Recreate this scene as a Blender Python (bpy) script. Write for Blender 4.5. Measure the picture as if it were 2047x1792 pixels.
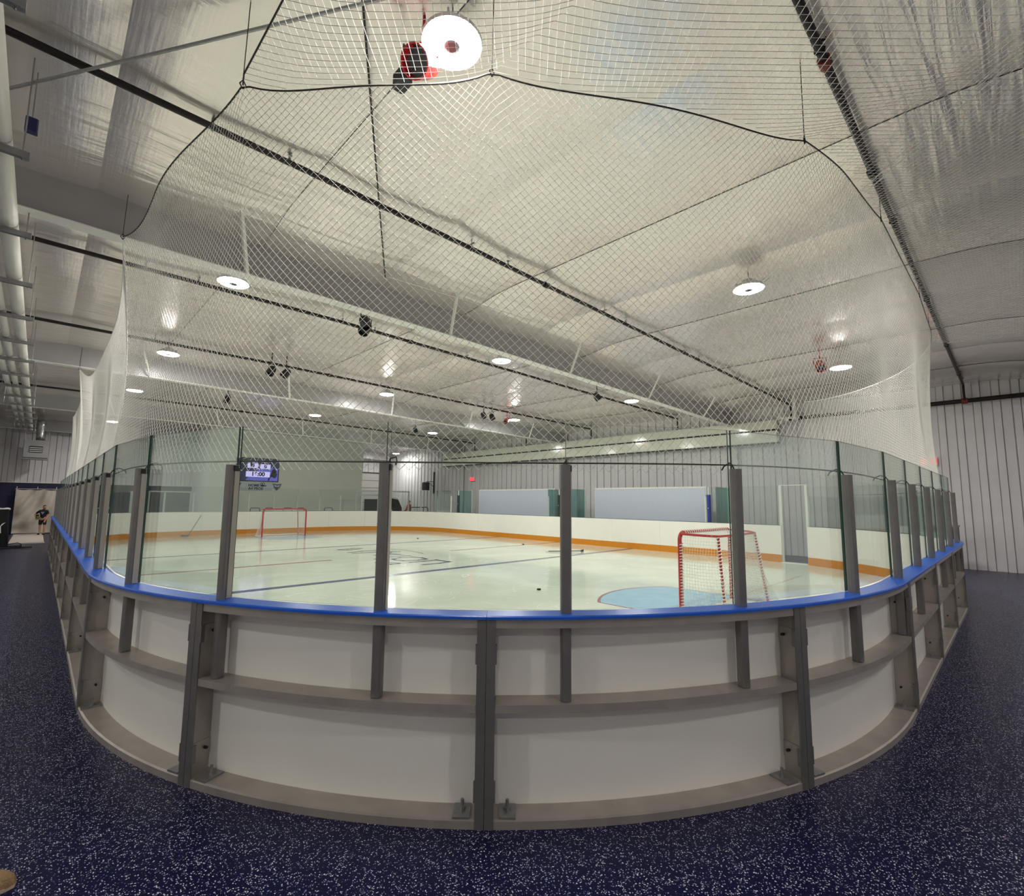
import bpy, math, random
import numpy as np
from mathutils import Vector, Matrix
random.seed(7); rng = np.random.default_rng(7)
for o in list(bpy.data.objects): bpy.data.objects.remove(o)
SC = bpy.context.scene
COL = SC.collection
PI = math.pi

# ------------------------------------------------------------------ camera
CAM_F, YAW, PITCH, ROLL, CAM_Z = 974.43, math.radians(44.013), math.radians(6.2024), math.radians(0.567), 1.69
fw = Vector((math.sin(YAW)*math.cos(PITCH), math.cos(YAW)*math.cos(PITCH), math.sin(PITCH)))
rt = Vector((math.cos(YAW), -math.sin(YAW), 0)); up = rt.cross(fw)
r2 = math.cos(ROLL)*rt + math.sin(ROLL)*up; u2 = -math.sin(ROLL)*rt + math.cos(ROLL)*up
cam = bpy.data.cameras.new('camera'); cam.sensor_fit = 'HORIZONTAL'; cam.sensor_width = 36.0
cam.lens = CAM_F/2047*36.0; cam.clip_start = 0.05; cam.clip_end = 200
camo = bpy.data.objects.new('camera', cam); COL.objects.link(camo)
M3 = Matrix((r2, u2, -fw)).transposed()
camo.matrix_world = Matrix.Translation((0, 0, CAM_Z)) @ M3.to_4x4()
SC.camera = camo

# ------------------------------------------------------------------ world, exposure
w = bpy.data.worlds.new('world'); SC.world = w; w.use_nodes = True
w.node_tree.nodes['Background'].inputs[0].default_value = (0.55, 0.56, 0.6, 1)
w.node_tree.nodes['Background'].inputs[1].default_value = 0.02
vs = SC.view_settings
vs.view_transform = 'Standard'; vs.look = 'None'; vs.gamma = 1.0; vs.use_curve_mapping = False
vs.exposure = 2.2
LAMP = 62.0            # radiance of the LED discs
try:
    SC.cycles.transparent_max_bounces = 48
    SC.cycles.max_bounces = 8; SC.cycles.diffuse_bounces = 4; SC.cycles.glossy_bounces = 4
    SC.cycles.sample_clamp_indirect = 6.0
except Exception: pass

# ------------------------------------------------------------------ materials
def srgb(*c):
    return tuple((v/255/12.92 if v/255 <= .04045 else ((v/255+.055)/1.055)**2.4) for v in c)+(1,)
MAT = {}
def mat(name, col, rough=.5, metal=0., spec=.5, noise=0., nscale=8., bump=0., bscale=40., coat=0., emit=None, estr=0., stretch=(1, 1, 1)):
    if name in MAT: return MAT[name]
    m = bpy.data.materials.new(name); m.use_nodes = True; MAT[name] = m
    nt = m.node_tree; b = nt.nodes['Principled BSDF']
    b.inputs['Roughness'].default_value = rough; b.inputs['Metallic'].default_value = metal
    b.inputs['Specular IOR Level'].default_value = spec
    b.inputs['Coat Weight'].default_value = coat; b.inputs['Coat Roughness'].default_value = .1
    b.inputs['Base Color'].default_value = col
    tc = nt.nodes.new('ShaderNodeTexCoord'); mp = nt.nodes.new('ShaderNodeMapping')
    mp.inputs['Scale'].default_value = stretch
    nt.links.new(tc.outputs['Object'], mp.inputs['Vector'])
    n = nt.nodes.new('ShaderNodeTexNoise'); n.inputs['Scale'].default_value = nscale; n.inputs['Detail'].default_value = 4
    nt.links.new(mp.outputs['Vector'], n.inputs['Vector'])
    rp = nt.nodes.new('ShaderNodeValToRGB'); rp.color_ramp.elements[0].position = .3; rp.color_ramp.elements[1].position = .7
    d = 1-max(noise, .02); l = 1+max(noise, .02)
    rp.color_ramp.elements[0].color = (col[0]*d, col[1]*d, col[2]*d, 1)
    rp.color_ramp.elements[1].color = (min(1, col[0]*l), min(1, col[1]*l), min(1, col[2]*l), 1)
    nt.links.new(n.outputs['Fac'], rp.inputs['Fac']); nt.links.new(rp.outputs['Color'], b.inputs['Base Color'])
    if bump:
        n2 = nt.nodes.new('ShaderNodeTexNoise'); n2.inputs['Scale'].default_value = bscale; n2.inputs['Detail'].default_value = 5
        nt.links.new(mp.outputs['Vector'], n2.inputs['Vector'])
        bp = nt.nodes.new('ShaderNodeBump'); bp.inputs['Strength'].default_value = bump; bp.inputs['Distance'].default_value = .02
        nt.links.new(n2.outputs['Fac'], bp.inputs['Height']); nt.links.new(bp.outputs['Normal'], b.inputs['Normal'])
    if emit:
        b.inputs['Emission Color'].default_value = emit; b.inputs['Emission Strength'].default_value = estr
    return m

def glass_mat(name, tint, gloss=1.0):
    m = bpy.data.materials.new(name); m.use_nodes = True; MAT[name] = m
    nt = m.node_tree; nt.nodes.clear()
    out = nt.nodes.new('ShaderNodeOutputMaterial'); mix = nt.nodes.new('ShaderNodeMixShader')
    tr = nt.nodes.new('ShaderNodeBsdfTransparent'); tr.inputs[0].default_value = tint
    gl = nt.nodes.new('ShaderNodeBsdfGlossy'); gl.inputs['Roughness'].default_value = .02
    gl.inputs['Color'].default_value = (.9, .97, .94, 1)
    fr = nt.nodes.new('ShaderNodeFresnel'); fr.inputs['IOR'].default_value = 1.38
    mu = nt.nodes.new('ShaderNodeMath'); mu.operation = 'MULTIPLY'; mu.inputs[1].default_value = gloss
    nt.links.new(fr.outputs[0], mu.inputs[0]); nt.links.new(mu.outputs[0], mix.inputs[0])
    nt.links.new(tr.outputs[0], mix.inputs[1]); nt.links.new(gl.outputs[0], mix.inputs[2])
    nt.links.new(mix.outputs[0], out.inputs[0]); return m

ALU = mat('aluminium', srgb(176, 168, 160), .42, .5, noise=.10, nscale=6, bump=.08, bscale=60, stretch=(1, 1, .3))
ALU_D = mat('dark_anodised_aluminium', srgb(128, 124, 122), .42, .6, noise=.06, nscale=10)
BOARD = mat('white_polyethylene_board', srgb(236, 233, 226), .38, 0, .4, noise=.02, nscale=3)
CAP = mat('blue_polyethylene', srgb(20, 92, 205), .32, 0, .5, noise=.04, nscale=12)
KICK = mat('orange_polyethylene', srgb(204, 128, 10), .35, noise=.04)
GLASS = glass_mat('shield_glass', (.95, .972, .96, 1), .42)
GEDGE = mat('glass_edge', srgb(40, 66, 60), .2)
BLACK = mat('black_plastic', srgb(20, 20, 22), .45)
BSTEEL = mat('black_steel_pipe', srgb(34, 28, 28), .45, .3)
RUST = mat('red_oxide_fitting', srgb(120, 45, 38), .5)
WHITE = mat('white_paint', srgb(225, 224, 220), .5, noise=.03)
PAINT = mat('grey_white_frame_paint', srgb(205, 203, 200), .5, noise=.04)
PVC = mat('white_pipe_jacket', srgb(222, 218, 212), .45, noise=.03, nscale=3)
GALV = mat('galvanised_steel', srgb(150, 150, 150), .4, .7, noise=.12, nscale=20)
NETM = mat('white_net_twine', srgb(238, 236, 230), .7)
ROPE = mat('dark_rope', srgb(58, 54, 52), .8)
WROPE = mat('white_rope', srgb(225, 222, 216), .8)
RED = mat('red_enamel', srgb(168, 24, 30), .35, coat=.3)
NAVY = mat('navy_wall_paint', srgb(28, 24, 66), .6, noise=.15, nscale=5)
DARK = mat('dark_grey', srgb(52, 54, 58), .6, noise=.1)
SIDING = mat('metal_siding', srgb(214, 211, 213), .45, .0, noise=.04, nscale=2, bump=.04, bscale=6)
SIDSEAM = mat('siding_seam', srgb(92, 92, 98), .6)
DRYWALL = mat('white_drywall', srgb(234, 236, 228), .7, noise=.02, nscale=2)
DUCT = mat('glossy_cream_duct', srgb(226, 226, 212), .12, 0, .6, noise=.02, nscale=2, bump=.05, bscale=1.2)
SKIN = mat('skin', srgb(205, 150, 120), .55)
CLOTH = mat('beige_tarp', srgb(206, 196, 184), .75, noise=.05, nscale=3, bump=.3, bscale=5)
PUCK = mat('puck_rubber', srgb(22, 22, 24), .6)
LED = mat('led_panel', (1, 1, 1, 1), .5, emit=(1.0, .968, .925, 1), estr=LAMP)
SIGNR = mat('lit_red_sign', srgb(235, 60, 70), .5, emit=srgb(255, 70, 80), estr=.3)

def floor_mat():
    m = bpy.data.materials.new('speckled_navy_rubber'); m.use_nodes = True
    nt = m.node_tree; b = nt.nodes['Principled BSDF']
    tc = nt.nodes.new('ShaderNodeTexCoord')
    wob = nt.nodes.new('ShaderNodeTexNoise'); wob.inputs['Scale'].default_value = 60
    nt.links.new(tc.outputs['Object'], wob.inputs['Vector'])
    mixv = nt.nodes.new('ShaderNodeVectorMath'); mixv.operation = 'MULTIPLY_ADD'; mixv.inputs[1].default_value = (.012, .012, 0)
    nt.links.new(wob.outputs['Color'], mixv.inputs[0]); nt.links.new(tc.outputs['Object'], mixv.inputs[2])
    v = nt.nodes.new('ShaderNodeTexVoronoi'); v.inputs['Scale'].default_value = 125; v.voronoi_dimensions = '3D'
    nt.links.new(mixv.outputs[0], v.inputs['Vector'])
    sep = nt.nodes.new('ShaderNodeSeparateColor'); nt.links.new(v.outputs['Color'], sep.inputs[0])
    gt = nt.nodes.new('ShaderNodeMath'); gt.operation = 'GREATER_THAN'; gt.inputs[1].default_value = .52
    nt.links.new(sep.outputs[0], gt.inputs[0])
    rd = nt.nodes.new('ShaderNodeMapRange'); rd.inputs[1].default_value = .40; rd.inputs[2].default_value = .32
    nt.links.new(v.outputs['Distance'], rd.inputs[0])
    mu = nt.nodes.new('ShaderNodeMath'); mu.operation = 'MULTIPLY'
    nt.links.new(gt.outputs[0], mu.inputs[0]); nt.links.new(rd.outputs[0], mu.inputs[1])
    fc = nt.nodes.new('ShaderNodeMix'); fc.data_type = 'RGBA'
    fc.inputs[6].default_value = srgb(70, 74, 130); fc.inputs[7].default_value = srgb(240, 241, 252)
    nt.links.new(sep.outputs[1], fc.inputs[0])
    big = nt.nodes.new('ShaderNodeTexNoise'); big.inputs['Scale'].default_value = .9
    nt.links.new(tc.outputs['Object'], big.inputs['Vector'])
    bc = nt.nodes.new('ShaderNodeMix'); bc.data_type = 'RGBA'
    bc.inputs[6].default_value = srgb(10, 11, 46); bc.inputs[7].default_value = srgb(18, 20, 62)
    nt.links.new(big.outputs['Fac'], bc.inputs[0])
    mx = nt.nodes.new('ShaderNodeMix'); mx.data_type = 'RGBA'
    nt.links.new(mu.outputs[0], mx.inputs[0]); nt.links.new(bc.outputs[2], mx.inputs[6]); nt.links.new(fc.outputs[2], mx.inputs[7])
    nt.links.new(mx.outputs[2], b.inputs['Base Color'])
    b.inputs['Roughness'].default_value = .33; b.inputs['Specular IOR Level'].default_value = .16
    bp = nt.nodes.new('ShaderNodeBump'); bp.inputs['Strength'].default_value = .12; bp.inputs['Distance'].default_value = .004
    nt.links.new(v.outputs['Distance'], bp.inputs['Height']); nt.links.new(bp.outputs['Normal'], b.inputs['Normal'])
    return m
FLOOR = floor_mat()

def ice_mat():
    m = bpy.data.materials.new('ice'); m.use_nodes = True
    nt = m.node_tree; b = nt.nodes['Principled BSDF']
    tc = nt.nodes.new('ShaderNodeTexCoord')
    n = nt.nodes.new('ShaderNodeTexNoise'); n.inputs['Scale'].default_value = .5; n.inputs['Detail'].default_value = 6
    n.inputs['Distortion'].default_value = 1.2
    nt.links.new(tc.outputs['Object'], n.inputs['Vector'])
    r = nt.nodes.new('ShaderNodeValToRGB')
    r.color_ramp.elements[0].position = .35; r.color_ramp.elements[0].color = srgb(204, 213, 196)
    r.color_ramp.elements[1].position = .7; r.color_ramp.elements[1].color = srgb(224, 230, 214)
    nt.links.new(n.outputs['Fac'], r.inputs['Fac'])
    # skate scratches: thin contour lines of a warped noise
    n2 = nt.nodes.new('ShaderNodeTexNoise'); n2.inputs['Scale'].default_value = .75; n2.inputs['Detail'].default_value = 1; n2.inputs['Distortion'].default_value = .6
    nt.links.new(tc.outputs['Object'], n2.inputs['Vector'])
    s = nt.nodes.new('ShaderNodeMath'); s.operation = 'MULTIPLY'; s.inputs[1].default_value = 14; nt.links.new(n2.outputs['Fac'], s.inputs[0])
    fr = nt.nodes.new('ShaderNodeMath'); fr.operation = 'FRACT'; nt.links.new(s.outputs[0], fr.inputs[0])
    mr = nt.nodes.new('ShaderNodeMapRange'); mr.inputs[1].default_value = .07; mr.inputs[2].default_value = 0.0
    nt.links.new(fr.outputs[0], mr.inputs[0])
    n3 = nt.nodes.new('ShaderNodeTexNoise'); n3.inputs['Scale'].default_value = 1.6; n3.inputs['Detail'].default_value = 4
    nt.links.new(tc.outputs['Object'], n3.inputs['Vector'])
    m3 = nt.nodes.new('ShaderNodeMapRange'); m3.inputs[1].default_value = .47; m3.inputs[2].default_value = .58
    nt.links.new(n3.outputs['Fac'], m3.inputs[0])
    mm = nt.nodes.new('ShaderNodeMath'); mm.operation = 'MULTIPLY'; nt.links.new(mr.outputs[0], mm.inputs[0]); nt.links.new(m3.outputs[0], mm.inputs[1])
    mx = nt.nodes.new('ShaderNodeMix'); mx.data_type = 'RGBA'; mx.inputs[7].default_value = (.98, .99, .97, 1)
    nt.links.new(mm.outputs[0], mx.inputs[0]); nt.links.new(r.outputs['Color'], mx.inputs[6])
    nt.links.new(mx.outputs[2], b.inputs['Base Color'])
    b.inputs['Roughness'].default_value = .09; b.inputs['Specular IOR Level'].default_value = .5
    bn = nt.nodes.new('ShaderNodeTexNoise'); bn.inputs['Scale'].default_value = 5; bn.inputs['Detail'].default_value = 5
    nt.links.new(tc.outputs['Object'], bn.inputs['Vector'])
    bp = nt.nodes.new('ShaderNodeBump'); bp.inputs['Strength'].default_value = .03; bp.inputs['Distance'].default_value = .02
    nt.links.new(bn.outputs['Fac'], bp.inputs['Height']); nt.links.new(bp.outputs['Normal'], b.inputs['Normal'])
    return m
ICE = ice_mat()
def paint_ice(name, c): return mat(name, c, .16, noise=.06, nscale=3)
ICE_BLUE = paint_ice('ice_paint_blue', srgb(82, 92, 122)); ICE_RED = paint_ice('ice_paint_red', srgb(150, 96, 92))
ICE_CREASE = paint_ice('ice_paint_crease', srgb(150, 192, 214)); ICE_NAVY = paint_ice('ice_paint_navy', srgb(70, 78, 100))

def ceiling_mat():
    m = bpy.data.materials.new('foil_faced_liner'); m.use_nodes = True
    nt = m.node_tree; b = nt.nodes['Principled BSDF']
    tc = nt.nodes.new('ShaderNodeTexCoord')
    mp = nt.nodes.new('ShaderNodeMapping'); mp.inputs['Scale'].default_value = (.5, 6, 1)
    nt.links.new(tc.outputs['Object'], mp.inputs['Vector'])
    n = nt.nodes.new('ShaderNodeTexNoise'); n.inputs['Scale'].default_value = 1.0; n.inputs['Detail'].default_value = 5; n.inputs['Distortion'].default_value = .5
    nt.links.new(mp.outputs['Vector'], n.inputs['Vector'])
    mp2 = nt.nodes.new('ShaderNodeMapping'); mp2.inputs['Scale'].default_value = (40, 2.0, 1)
    nt.links.new(tc.outputs['Object'], mp2.inputs['Vector'])
    n2 = nt.nodes.new('ShaderNodeTexNoise'); n2.inputs['Scale'].default_value = 1.0; n2.inputs['Detail'].default_value = 3
    nt.links.new(mp2.outputs['Vector'], n2.inputs['Vector'])
    big = nt.nodes.new('ShaderNodeTexNoise'); big.inputs['Scale'].default_value = .8; big.inputs['Detail'].default_value = 2
    nt.links.new(tc.outputs['Object'], big.inputs['Vector'])
    a1 = nt.nodes.new('ShaderNodeMath'); a1.operation = 'MULTIPLY_ADD'; a1.inputs[1].default_value = .09
    nt.links.new(n2.outputs['Fac'], a1.inputs[0]); nt.links.new(n.outputs['Fac'], a1.inputs[2])
    a2 = nt.nodes.new('ShaderNodeMath'); a2.operation = 'MULTIPLY_ADD'; a2.inputs[1].default_value = 1.2
    nt.links.new(big.outputs['Fac'], a2.inputs[0]); nt.links.new(a1.outputs[0], a2.inputs[2])
    bp = nt.nodes.new('ShaderNodeBump'); bp.inputs['Strength'].default_value = .45; bp.inputs['Distance'].default_value = .03
    nt.links.new(a2.outputs[0], bp.inputs['Height']); nt.links.new(bp.outputs['Normal'], b.inputs['Normal'])
    b.inputs['Base Color'].default_value = srgb(234, 226, 223)
    b.inputs['Metallic'].default_value = .60; b.inputs['Roughness'].default_value = .22
    return m
CEIL = ceiling_mat()

# ------------------------------------------------------------------ mesh helpers
class MB:
    def __init__(s): s.v = []; s.f = []
    def add(s, vs_, fs_):
        n = len(s.v); s.v += [tuple(p) for p in vs_]; s.f += [tuple(i+n for i in f) for f in fs_]; return s
    def box(s, x0, x1, y0, y1, z0, z1):
        return s.add([(x0, y0, z0), (x1, y0, z0), (x1, y1, z0), (x0, y1, z0), (x0, y0, z1), (x1, y0, z1), (x1, y1, z1), (x0, y1, z1)],
                     [(0, 3, 2, 1), (4, 5, 6, 7), (0, 1, 5, 4), (1, 2, 6, 5), (2, 3, 7, 6), (3, 0, 4, 7)])
    def bbox(s, x0, x1, y0, y1, z0, z1, b=.01):
        # chamfered vertical-edge box
        pts = [(x0+b, y0), (x1-b, y0), (x1, y0+b), (x1, y1-b), (x1-b, y1), (x0+b, y1), (x0, y1-b), (x0, y0+b)]
        return s.prism(pts, z0, z1)
    def prism(s, pts, z0, z1):
        n = len(pts)
        return s.add([(x, y, z0) for x, y in pts]+[(x, y, z1) for x, y in pts],
                     [tuple(range(n-1, -1, -1)), tuple(range(n, 2*n))]+[(i, (i+1) % n, n+(i+1) % n, n+i) for i in range(n)])
    def tube(s, pts, r, n=8, closed=False, caps=True, r1=None):
        P = [Vector(p) for p in pts]; m = len(P); rings = []; prev = None
        for i in range(m):
            if closed: t = P[(i+1) % m]-P[i-1]
            else: t = P[min(i+1, m-1)]-P[max(i-1, 0)]
            t.normalize()
            if prev is None:
                a = Vector((0, 0, 1)) if abs(t.z) < .9 else Vector((1, 0, 0))
                u = t.cross(a).normalized()
            else:
                u = (prev-t*prev.dot(t)).normalized()
            prev = u; v = t.cross(u)
            rr = r if r1 is None else r+(r1-r)*i/(m-1)
            rings.append([P[i]+u*rr*math.cos(2*PI*k/n)+v*rr*math.sin(2*PI*k/n) for k in range(n)])
        vs_ = [p for rg in rings for p in rg]; fs_ = []
        for i in range(m if closed else m-1):
            j = (i+1) % m
            for k in range(n):
                k2 = (k+1) % n
                fs_.append((i*n+k, i*n+k2, j*n+k2, j*n+k))
        if caps and not closed:
            fs_.append(tuple(range(n-1, -1, -1))); fs_.append(tuple((m-1)*n+k for k in range(n)))
        return s.add(vs_, fs_)
    def cyl(s, a, b, r, n=12, r1=None): return s.tube([a, b], r, n, r1=r1)
    def lathe(s, prof, c=(0, 0, 0), n=24):
        m = len(prof)
        vs_ = [(c[0]+r*math.cos(2*PI*k/n), c[1]+r*math.sin(2*PI*k/n), c[2]+z) for r, z in prof for k in range(n)]
        fs_ = [(i*n+k, i*n+(k+1) % n, (i+1)*n+(k+1) % n, (i+1)*n+k) for i in range(m-1) for k in range(n)]
        if prof[0][0] > 1e-6: fs_.append(tuple(range(n-1, -1, -1)))
        if prof[-1][0] > 1e-6: fs_.append(tuple((m-1)*n+k for k in range(n)))
        return s.add(vs_, fs_)
    def sphere(s, c, rx, ry=None, rz=None, n=12, m=8):
        ry = ry or rx; rz = rz or rx
        vs_ = [(c[0]+rx*math.sin(PI*i/m)*math.cos(2*PI*k/n), c[1]+ry*math.sin(PI*i/m)*math.sin(2*PI*k/n), c[2]+rz*math.cos(PI*i/m)) for i in range(m+1) for k in range(n)]
        fs_ = [(i*n+k, (i+1)*n+k, (i+1)*n+(k+1) % n, i*n+(k+1) % n) for i in range(m) for k in range(n)]
        return s.add(vs_, fs_)
    def grid(s, nx, ny, fn):
        vs_ = [fn(i/nx, j/ny) for j in range(ny+1) for i in range(nx+1)]
        fs_ = [(j*(nx+1)+i, j*(nx+1)+i+1, (j+1)*(nx+1)+i+1, (j+1)*(nx+1)+i) for j in range(ny) for i in range(nx)]
        return s.add(vs_, fs_)
    def build(s, name, m, parent=None, smooth=False, loc=None):
        me = bpy.data.meshes.new(name); me.from_pydata(s.v, [], s.f); me.validate(); me.update()
        me.materials.append(m)
        if smooth: me.polygons.foreach_set('use_smooth', [True]*len(me.polygons))
        o = bpy.data.objects.new(name, me); COL.objects.link(o)
        if loc is not None: o.location = loc
        if parent is not None: o.parent = parent
        return o
def tag(o, label=None, cat=None, group=None, kind=None):
    if label: o['label'] = label
    if cat: o['category'] = cat
    if group: o['group'] = group
    if kind: o['kind'] = kind
    return o
def empty(name, loc, label, cat, group=None, rz=0):
    o = bpy.data.objects.new(name, None); o.empty_display_size = .1; COL.objects.link(o)
    o.location = loc; o.rotation_euler = (0, 0, rz)
    return tag(o, label, cat, group)
def struct(o): o['kind'] = 'structure'; return o
def copy_tree(o, parent=None):
    c = o.copy(); COL.objects.link(c)
    if parent is not None: c.parent = parent
    for ch in list(o.children): copy_tree(ch, c)
    return c
ORD = ['first', 'second', 'third', 'fourth', 'fifth', 'sixth', 'seventh', 'eighth', 'ninth', 'tenth', 'eleventh', 'twelfth', 'thirteenth', 'fourteenth', 'fifteenth', 'sixteenth', 'seventeenth', 'eighteenth', 'nineteenth', 'twentieth', 'twenty-first', 'twenty-second', 'twenty-third', 'twenty-fourth', 'twenty-fifth', 'twenty-sixth']

# ------------------------------------------------------------------ rink path (rounded rectangle, parameter s, inward offset off)
X0, Y0, X1, Y1, RC = .36, .69, 15.49, 25.45, 4.75
ARC = RC*PI/2
LB = X1-X0-2*RC; LR = Y1-Y0-2*RC
S1 = ARC; S2 = S1+LB; S3 = S2+ARC; S4 = S3+LR; S5 = S4+ARC; S6 = S5+LB; S7 = S6+ARC; S8 = S7+LR
TOTAL = S8
def path(s, off=0.):
    """point and inward normal; s=0 at tangent of left side / near-left corner"""
    s = s % TOTAL; r = RC-off
    if s < S1:
        a = s/RC; n = (math.cos(a), math.sin(a)); c = (X0+RC, Y0+RC)
        return c[0]-r*n[0], c[1]-r*n[1], n
    if s < S2: return X0+RC+(s-S1), Y0+off, (0, 1)
    if s < S3:
        a = (s-S2)/RC; c = (X1-RC, Y0+RC); n = (-math.sin(a), math.cos(a))
        return c[0]-r*n[0], c[1]-r*n[1], n
    if s < S4: return X1-off, Y0+RC+(s-S3), (-1, 0)
    if s < S5:
        a = (s-S4)/RC; c = (X1-RC, Y1-RC); n = (-math.cos(a), -math.sin(a))
        return c[0]-r*n[0], c[1]-r*n[1], n
    if s < S6: return X1-RC-(s-S5), Y1-off, (0, -1)
    if s < S7:
        a = (s-S6)/RC; c = (X0+RC, Y1-RC); n = (math.sin(a), -math.cos(a))
        return c[0]-r*n[0], c[1]-r*n[1], n
    return X0+off, Y1-RC-(s-S7), (1, 0)
def curved(s):
    s = s % TOTAL
    return s < S1 or S2 < s < S3 or S4 < s < S5 or S6 < s < S7
def samples(a, b):
    n = 1
    if curved(a+.01) or curved(b-.01) or curved((a+b)/2): n = max(2, int((b-a)/.12))
    return [a+(b-a)*i/n for i in range(n+1)]
def sweep(mb, a, b, prof):
    """prof: closed list of (off,z)"""
    ss = samples(a, b); n = len(prof); vs_ = []
    for s in ss:
        for off, z in prof:
            x, y, _ = path(s, off); vs_.append((x, y, z))
    fs_ = []
    for i in range(len(ss)-1):
        for k in range(n):
            k2 = (k+1) % n
            fs_.append((i*n+k, (i+1)*n+k, (i+1)*n+k2, i*n+k2))
    fs_.append(tuple(range(n))); fs_.append(tuple((len(ss)-1)*n+k for k in range(n-1, -1, -1)))
    return mb.add(vs_, fs_)
def rect(o0, o1, z0, z1): return [(o0, z0), (o1, z0), (o1, z1), (o0, z1)]
def frame_at(s, off=0.):
    x, y, n = path(s, off); t = (n[1], -n[0])   # tangent direction (increasing s)
    return Vector((x, y, 0)), Vector((t[0], t[1], 0)), Vector((n[0], n[1], 0))
def obox(mb, s, off, t0, t1, n0, n1, z0, z1):
    """box in the local frame at path(s): t along, n inward"""
    p, t, n = frame_at(s, off)
    c = [p+t*a+n*b for a, b in ((t0, n0), (t1, n0), (t1, n1), (t0, n1))]
    vs_ = [(q.x, q.y, z0) for q in c]+[(q.x, q.y, z1) for q in c]
    return mb.add(vs_, [(0, 3, 2, 1), (4, 5, 6, 7), (0, 1, 5, 4), (1, 2, 6, 5), (2, 3, 7, 6), (3, 0, 4, 7)])

ICE_Z = .04
# ================================================================== STRUCTURE
# floor
fl = MB().box(-6.7, 18.2, -5.7, 31.6, -.12, 0).build('floor', FLOOR); struct(fl)
fl['label'] = 'dark navy rubber floor with pale speckles around the rink'
# ice slab
ip = []
s = 0
while s < TOTAL:
    x, y, _ = path(s, .15); ip.append((x, y)); s += .2
ice = MB().prism(ip, .004, ICE_Z).build('floor_ice', ICE); struct(ice)
ice['label'] = 'pale glossy ice surface inside the boards'
def flat(name, pts, m, z=ICE_Z+.0015, parent=ice):
    return MB().prism(pts, z-.001, z).build(name, m, parent)
def ring(name, cx, cy, r0, r1, m, n=72, z=ICE_Z+.0015):
    mb = MB(); vs_ = []
    for k in range(n):
        a = 2*PI*k/n
        vs_ += [(cx+r0*math.cos(a), cy+r0*math.sin(a), z), (cx+r1*math.cos(a), cy+r1*math.sin(a), z)]
    mb.add(vs_, [(2*k, 2*k+1, (2*k+3) % (2*n), (2*k+2) % (2*n)) for k in range(n)])
    return mb.build(name, m, ice)
IX0, IX1 = X0+.17, X1-.17
for yy, wd, mm, nm in ((9.71, .22, ICE_BLUE, 'blue_line'), (16.7, .2, ICE_BLUE, 'blue_line'), (13.12, .13, ICE_RED, 'centre_line')):
    if nm == 'centre_line':
        flat(nm, [(IX0, yy-wd/2), (5.9, yy-wd/2), (5.9, yy+wd/2), (IX0, yy+wd/2)], mm)
        flat(nm, [(9.9, yy-wd/2), (IX1, yy-wd/2), (IX1, yy+wd/2), (9.9, yy+wd/2)], mm)
    else: flat(nm, [(IX0, yy-wd/2), (IX1, yy-wd/2), (IX1, yy+wd/2), (IX0, yy+wd/2)], mm)
GX, GY, GY2 = 7.93, 3.6, 22.6
ICE_PINK = paint_ice('ice_paint_faded_red', srgb(196, 178, 168))
for gy in (GY, GY2): flat('goal_line', [(3.0, gy-.025), (12.9, gy-.025), (12.9, gy+.025), (3.0, gy+.025)], ICE_PINK, z=ICE_Z+.001)
def crease(gy, sg):
    pts = [(GX+1.12, gy), ]
    r = 1.72; a0 = math.acos(1.12/r)
    pts += [(GX+r*math.cos(a0+(PI-2*a0)*k/24), gy+sg*r*math.sin(a0+(PI-2*a0)*k/24)) for k in range(25)]
    pts += [(GX-1.12, gy)]
    if sg < 0: pts = pts[::-1]
    flat('goal_crease', pts, ICE_CREASE, z=ICE_Z+.0022)
    o = [(p[0]+(p[0]-GX)*.03, p[1]+(p[1]-gy)*.03) for p in pts]
    flat('crease_outline', o, ICE_RED, z=ICE_Z+.0012)
crease(GY, 1); crease(GY2, -1)
# painted lettering at centre ice, read along the rink: worn strokes
def stroke(pts, wd):
    mb = MB()
    for (a, b) in zip(pts[:-1], pts[1:]):
        a = Vector(a); b = Vector(b); d = (b-a).normalized(); n = Vector((-d.y, d.x))*wd/2; a = a-d*wd*.3; b = b+d*wd*.3
        mb.prism([tuple(a-n), tuple(b-n), tuple(b+n), tuple(a+n)], ICE_Z+.0008, ICE_Z+.0024)
    return mb
E_ = [[(7.22, 15.64), (7.41, 15.35), (7.9, 15.46)], [(7.25, 15.62), (7.74, 15.73), (8.05, 15.63)], [(7.1, 14.63), (7.61, 14.76), (8.0, 14.7)], [(7.1, 14.32), (7.37, 14.3), (7.9, 14.25)],
      [(8.08, 14.72), (8.23, 14.5), (8.13, 13.86), (7.93, 13.86), (7.93, 14.34)], [(7.35, 13.43), (7.9, 13.57), (8.1, 13.27)], [(7.86, 13.45), (8.05, 13.01)], [(6.9, 12.59), (7.37, 12.78), (8.11, 12.73)],
      [(7.27, 12.29), (7.62, 12.47), (7.95, 12.39), (8.08, 12.02), (8.0, 11.69), (7.68, 11.63), (7.3, 11.77), (7.22, 12.08), (7.27, 12.29)],
      [(7.24, 11.35), (7.68, 11.34), (8.1, 11.36), (8.11, 10.99), (8.14, 10.8), (7.75, 10.71), (7.25, 10.74)], [(6.56, 11.92), (6.79, 11.77), (6.92, 11.36), (6.66, 11.33), (6.57, 11.47)],
      [(8.66, 14.72), (8.88, 14.09), (8.82, 13.37), (8.71, 12.92)], [(8.15, 14.16), (8.48, 13.9)]]
for i, pl_ in enumerate(E_):
    stroke(pl_, .04 if i == 11 else .11).build('painted_stroke', ICE_NAVY, ice)

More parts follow.
